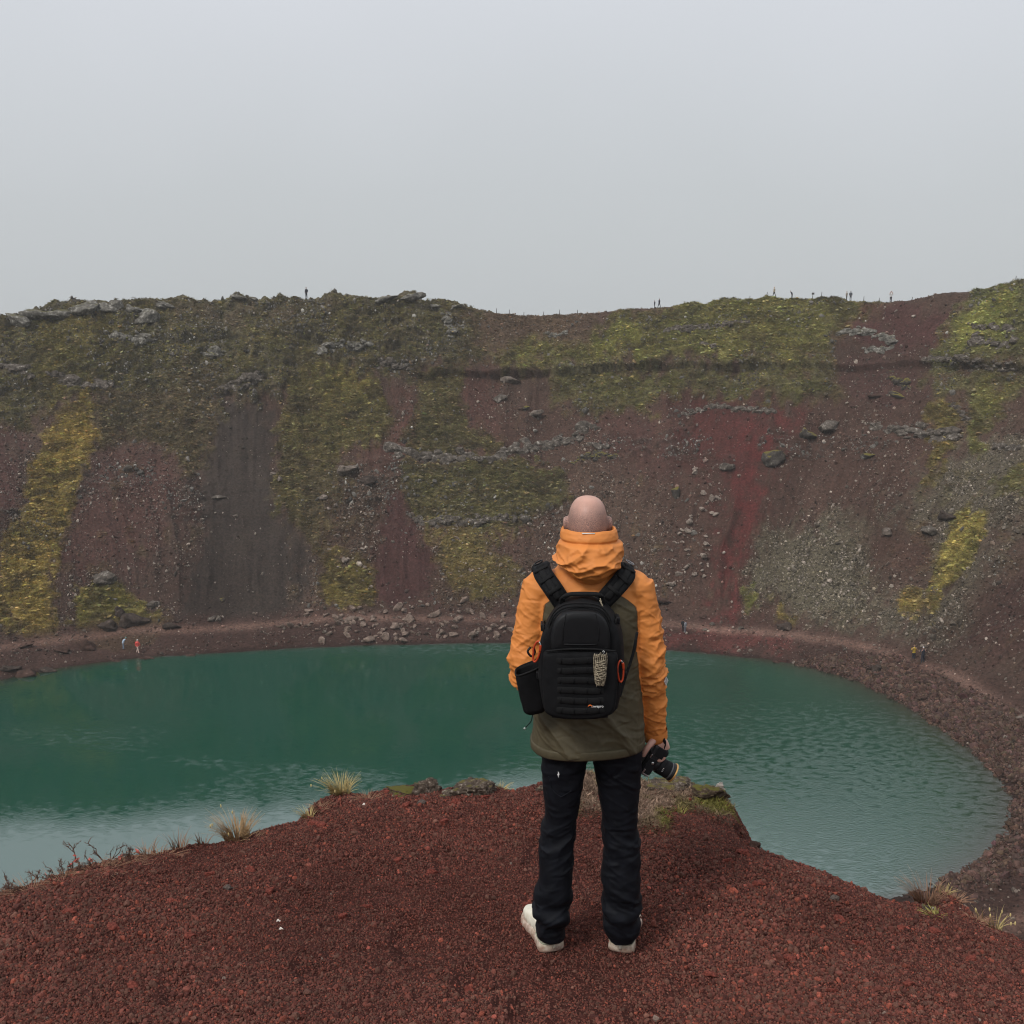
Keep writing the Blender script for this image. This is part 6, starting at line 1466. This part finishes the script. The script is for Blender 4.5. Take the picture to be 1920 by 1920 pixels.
# ---- posts of the rim path
PM = noisy('weathered_post', srgb(84, 80, 78), .9, .1, .2, 5, .3, .01)
def post(px, hpx, label, top=None):
    P = rim_stand(px); k = np.linalg.norm(P - np.array([0, 0, CAM_Z])) / FPX; h = hpx * k
    r = empty('fence_post', (P[0], P[1], P[2] - .1)); tag(r, label, 'post', 'posts along the far rim')
    mesh_obj('shaft', *tube([(0, 0, -.2), (0, 0, h * .5), (.02, 0, h)], [.055, .05, .045], 8), PM, r); mesh_obj('cap', *tube([(.02, 0, h), (.02, 0, h + .03)], [.06, .05], 8), PM, r)
    if top: mesh_obj('sign_board', *box((.02, -.06, h - .12), (.42, .04, .32)), PM, r)
for px, hp, lb in ((12,9,'leftmost post on the skyline'),(34,12,'second post from the left on the skyline'),(930,9,'first post from the left in the skyline dip'),(957,8,'second post from the left in the skyline dip'),(984,8,'third post in the skyline dip'),(1018,8,'fourth post in the skyline dip'),(1047,9,'fifth post in the skyline dip'),(1085,7,'rightmost post of the skyline dip'),(1407,6,'post left of the walker in a pale top'),(1439,6,'post at the elbow of the walker in a pale top'),(1620,8,'first post right of the close pair of walkers'),(1652,7,'post just left of the person in white'),(1707,6,'post right of the person in white'),(1904,7,'rightmost post on the high right skyline')):
    post(px, hp, lb)
post(1525, 11, 'post carrying a small sign on the right skyline', top=True)
post(1538, 10, 'tilted marker post beside the small sign on the skyline')

# ================================================================== plants and stones on the ledge
M_STRAW = [noisy('dry_grass_blade', srgb(*c), .8, .2, .25, 60, .1, .001) for c in ((198, 178, 124), (184, 152, 112), (168, 160, 92), (160, 124, 100))]
def tuft(px, py, hpx, wpx, n, mat, label, seed, lean=(0, 0), sink=.01, seedheads=0):
    P = lip_at(px, py); k = np.linalg.norm(P - np.array([0, 0, CAM_Z])) / FPX; h, w = hpx * k, wpx * k; r = np.random.default_rng(seed); Vv, Ff = [], []
    heads = []
    for i in range(n):
        a = r.uniform(0, 2 * math.pi); rad = w * .22 * math.sqrt(r.uniform()); p = np.array([math.cos(a) * rad, math.sin(a) * rad * .7, -sink]); hh = h * r.uniform(.45, 1.05)
        d_ = np.array([math.cos(a), math.sin(a), 0]) * r.uniform(.1, 1.0) * w * .45 + np.array([lean[0], lean[1], 0]) * hh
        side = np.array([-math.sin(a + 1), math.cos(a + 1), 0]) * r.uniform(.0015, .0030); b0 = len(Vv); sg = 5
        for j in range(sg + 1):
            t = j / sg; c = p + np.array([0, 0, hh * (t - .18 * t * t)]) + d_ * t ** 1.7
            ww = side * (1 - t ** 2 * .9); Vv += [c - ww, c + ww, c + np.array([0, 0, .0008])]
        for j in range(sg):
            q = b0 + 3 * j; Ff += [(q, q + 1, q + 4, q + 3), (q + 1, q + 2, q + 5, q + 4), (q + 2, q, q + 3, q + 5)]
        if i < seedheads: heads.append((c, d_))
    root = empty('grass_tuft', tuple(P)); tag(root, label, 'grass')
    mesh_obj('blades', Vv, Ff, mat, root)
    for c, d_ in heads: mesh_obj('seed_head', *ellipsoid(c, (.0035, .0035, .009), 8, 6), M_STRAW[0], root)
tuft(638, 1478, 46, 75, 170, M_STRAW[0], 'golden grass tuft on the left corner of the ledge tip', 1, (-.12, 0), seedheads=3)
tuft(443, 1560, 60, 90, 190, M_STRAW[1], 'largest reddish dry grass tuft on the left edge of the ledge', 2, (-.15, 0), seedheads=5)
tuft(578, 1522, 30, 40, 40, M_STRAW[0], 'small dry tuft below the golden grass on the left edge', 3, (-.3, 0))
tuft(335, 1582, 40, 60, 30, M_STRAW[3], 'sparse brown grass stems left of the largest tuft', 4)
tuft(380, 1572, 34, 40, 22, M_STRAW[3], 'few thin stems just beside the largest tuft', 5)
tuft(275, 1592, 30, 60, 36, M_STRAW[3], 'low brown grass right of the leafless twigs', 6)
tuft(1276, 1525, 22, 32, 26, M_STRAW[2], 'tiny yellow green tuft on the gravel right of the hiker', 7)
tuft(1738, 1682, 62, 80, 90, M_STRAW[3], 'upright reddish grass at the right edge above the water', 8, (-.1, 0))
tuft(1772, 1660, 24, 40, 36, M_STRAW[0], 'short straw grass on the right hand notch of the edge', 9)
tuft(1752, 1712, 20, 46, 40, M_STRAW[2], 'small yellow tuft lying on the right hand gravel', 10, (-.4, -.2))
tuft(1868, 1728, 44, 50, 22, M_STRAW[0], 'pale grass with seed heads at the far right edge', 11, (.1, 0), seedheads=6)
tuft(1840, 1708, 34, 20, 6, M_STRAW[0], 'single bent pale stalks near the far right edge', 12, (-.3, 0), seedheads=2)
tuft(940, 1468, 16, 40, 40, M_STRAW[0], 'short grass beside the right hand rock of the ledge tip', 13, (.2, 0))
for i, (a_, b_, w_) in enumerate(((60, 1662, 110), (120, 1646, 110), (185, 1624, 110), (235, 1612, 90), (300, 1596, 90), (470, 1560, 60), (600, 1506, 50), (690, 1492, 60), (1790, 1676, 60), (1830, 1716, 60))):
    tuft(a_, b_, 14, w_, 90, M_STRAW[3], ('matted dead grass litter below the leftmost twigs', 'matted dead grass litter under the twig with one pink leaf', 'matted dead grass litter under the bright pink leaves', 'matted dead grass litter under the last low twigs', 'matted dead grass around the sparse brown stems', 'matted dead grass at the right foot of the largest tuft', 'matted dead grass on the slope under the golden tuft', 'matted dead grass left of the low mossy rim stone', 'matted dead grass by the short straw grass', 'matted dead grass beside the single bent stalks')[i], 60 + i)
M_TWIG = noisy('twig_bark', srgb(92, 70, 60), .9, .1, .25, 80, .3, .001); M_PINK = noisy('autumn_leaf', srgb(206, 108, 98), .7, .25, .2, 60, .1, .001)
def twigs(px, py, hpx, label, seed, leaves=0):
    P = lip_at(px, py); k = np.linalg.norm(P - np.array([0, 0, CAM_Z])) / FPX; h = hpx * k; r = np.random.default_rng(seed); root = empty('dwarf_shrub', tuple(P)); tag(root, label, 'shrub', 'leafless dwarf shrubs on the left edge')
    st, tips = [], []
    def grow(p, d_, L_, rad, lv):
        d_ = d_ / np.linalg.norm(d_); pts = [p]; q = p
        for _ in range(4): d_ = d_ + r.normal(0, .22, 3); d_ /= np.linalg.norm(d_); q = q + d_ * L_ / 4; pts.append(q)
        st.append(tube(pts, np.linspace(rad, rad * .6, 5), 5)); tips.append(q)
        if lv < 3:
            for _ in range(3): j = r.integers(1, 5); grow(pts[j], d_ + r.normal(0, .6, 3) + np.array([0, 0, .15]), L_ * r.uniform(.4, .75), rad * .68, lv + 1)
    for i in range(5): grow(np.array([r.normal(0, h * .35), r.normal(0, h * .2), -.01]), np.array([r.normal(-.2, .6), r.normal(0, .4), 1.0]), h * r.uniform(.26, .5), .0028, 0)
    mesh_obj('branches', *join(*st), M_TWIG, root)
    for i in range(leaves):
        c = tips[r.integers(0, len(tips))] + r.normal(0, .003, 3); u_ = r.normal(size=3) * .010; w_ = r.normal(size=3) * .007
        mesh_obj('leaf', [c - u_, c + w_, c + u_, c - w_, c + np.cross(u_, w_) * 60], [(0, 1, 4), (1, 2, 4), (2, 3, 4), (3, 0, 4), (0, 3, 2, 1)], M_PINK, root, smooth=False)
twigs(20, 1668, 46, 'leafless twigs at the left border of the picture', 21); twigs(48, 1655, 62, 'tallest twig shrub near the left border', 22)
twigs(92, 1640, 40, 'twig shrub with one pink leaf cluster near the left border', 23, 4); twigs(125, 1628, 50, 'dark bushy twigs left of the pink leaves', 24)
twigs(150, 1620, 36, 'twig shrub carrying bright pink leaves', 25, 12); twigs(180, 1612, 40, 'low twigs right of the pink leaves', 26); twigs(205, 1606, 66, 'tall leaning twig shrub right of the pink leaves', 27); twigs(240, 1600, 30, 'last low twigs before the brown grass', 28, 2)

# lava knobs on the lip
ML = {'lava': boulder_mat('lip_lava', srgb(92, 80, 70), srgb(196, 186, 170), srgb(96, 88, 48), .1, fleck=.8), 'mossy': boulder_mat('lip_lava_mossy', srgb(92, 78, 64), srgb(186, 174, 146), srgb(88, 84, 40), .34), 'pale': boulder_mat('lip_pale', srgb(176, 166, 156), srgb(222, 216, 206))}
for m in ML.values():
    for n_ in m.node_tree.nodes:
        if n_.type == 'TEX_NOISE': n_.inputs['Scale'].default_value *= 22
        if n_.type == 'BUMP': n_.inputs['Distance'].default_value = .012
def lip_rock(px, py, w, h, mat, label, seed, sink=.35, name='lava_rock', dep=1.0, cat='rock', group=None):
    P = lip_at(px, py); k = np.linalg.norm(P - np.array([0, 0, CAM_Z])) / FPX
    me = rock_mesh(name, seed, 5 if w > 40 else 4, .6, (1, dep, .9), 7); Q = np.array([v.co[:] for v in me.vertices]); Q *= (1 + .22 * fbm(Q[:, 0] * 3.2, Q[:, 1] * 3.2, Q[:, 2] * 3.2, 4, seed, .7, True))[:, None]; put(me, Q); me.polygons.foreach_set('use_smooth', [True] * len(me.polygons))
    o = bpy.data.objects.new(name, me); COL.objects.link(o); me.materials.append(mat); o.scale = (w * k * .5, w * k * .42, h * k * .6); o.location = Vector(P) + Vector((0, 0, h * k * (.5 - sink) * .8)); o.rotation_euler = (0, 0, random.uniform(-.4, .4)); tag(o, label, cat, group)
lip_rock(797, 1476, 42, 30, ML['lava'], 'pointed grey lava knob on the left of the ledge tip', 811)
lip_rock(752, 1478, 60, 12, ML['mossy'], 'low mossy rim stone left of the pointed lava knob', 812)
lip_rock(893, 1482, 68, 30, ML['lava'], 'broad rounded lava knob in the middle of the ledge tip', 813)
lip_rock(845, 1486, 40, 10, ML['lava'], 'small flat stone between the two lava knobs', 814)
lip_rock(1332, 1494, 66, 30, ML['mossy'], 'mossy brown rock at the right corner of the ledge tip', 815)
lip_rock(1350, 1474, 20, 16, ML['pale'], 'white lichen stone capping the right corner rock', 816, .2)
lip_rock(1262, 1482, 80, 18, ML['lava'], 'long brown crust rock under the lens of the camera', 817)
lip_rock(1030, 1474, 50, 16, ML['lava'], 'brown crust stone left of the hiker leg', 818)
lip_rock(1415, 1576, 16, 16, MB_['brown'], 'brown stone sticking out of the right hand edge', 819)
lip_rock(1740, 1698, 22, 14, ML['lava'], 'grey lichen stone below the upright reddish grass', 820)
M_RED = boulder_mat('scoria_red', srgb(124, 66, 56), srgb(154, 92, 78)); M_GRS = boulder_mat('scoria_grey', srgb(96, 84, 78), srgb(130, 118, 110)); M_WS = noisy('white_pebble', srgb(206, 196, 186), .7, .3, .1, 200, .2, .001)
for m in (M_RED, M_GRS):
    for n_ in m.node_tree.nodes:
        if n_.type == 'TEX_NOISE': n_.inputs['Scale'].default_value *= 60
        if n_.type == 'BUMP': n_.inputs['Distance'].default_value = .003
RP = [(726,1480),(856,1505),(760,1512),(830,1545),(912,1495),(600,1548),(588,1540),(470,1632),(395,1640),(320,1690),(356,1758),(505,1672),(640,1722),(690,1700),(210,1740),(130,1712),(250,1850),(420,1880),(560,1905),(810,1640),(745,1615),(985,1700),(1365,1615),(1392,1598),(1420,1660),(1575,1720),(1610,1770),(1690,1742),(1752,1748),(1820,1800),(1700,1850),(1560,1860),(1480,1800),(1330,1830),(880,1850)]
for i, (a, b) in enumerate(RP): lip_rock(a, b, 15 + (i * 7) % 9, 11 + (i * 5) % 5, M_RED, 'larger brick red stone lying on the fine gravel', 830 + i % 9, .35, 'scoria_stone', .8, 'stone', 'larger red stones on the gravel')
for a, b, lb in ((792,1507,'flat grey stone left of the hiker near the ledge tip'),(428,1668,'grey stone on the left hand gravel'),(1565,1683,'grey stone on the right hand gravel near the water')): lip_rock(a, b, 17, 11, M_GRS, lb, 840, .35, 'scoria_stone', .8, 'stone')
for a, b, lb in ((522,1728,'larger white pebble on the left hand gravel'),(527,1744,'small white pebble just below the larger white one'),(683,1508,'white pebble near the left corner of the ledge tip')): lip_rock(a, b, 7, 6, M_WS, lb, 841, .2, 'pebble', .8, 'pebble')
# ================================================================== air
hb = bmesh.new(); bmesh.ops.create_cube(hb, size=1)
me = bpy.data.meshes.new('haze'); hb.to_mesh(me); hb.free()
haze = bpy.data.objects.new('haze', me); COL.objects.link(haze); tag(haze, kind='stuff')
haze.scale = (2400, 2400, 82); haze.location = (0, 0, 22)
hm = bpy.data.materials.new('haze'); hm.use_nodes = True; hnt = hm.node_tree; hnt.nodes.clear()
ho = N(hnt, 'ShaderNodeOutputMaterial'); hv = N(hnt, 'ShaderNodeVolumePrincipled')
hv.inputs['Color'].default_value = (.93, .93, .92, 1); hv.inputs['Density'].default_value = 0.00036; hv.inputs['Anisotropy'].default_value = 0.0
hnt.links.new(hv.outputs[0], ho.inputs['Volume']); me.materials.append(hm)
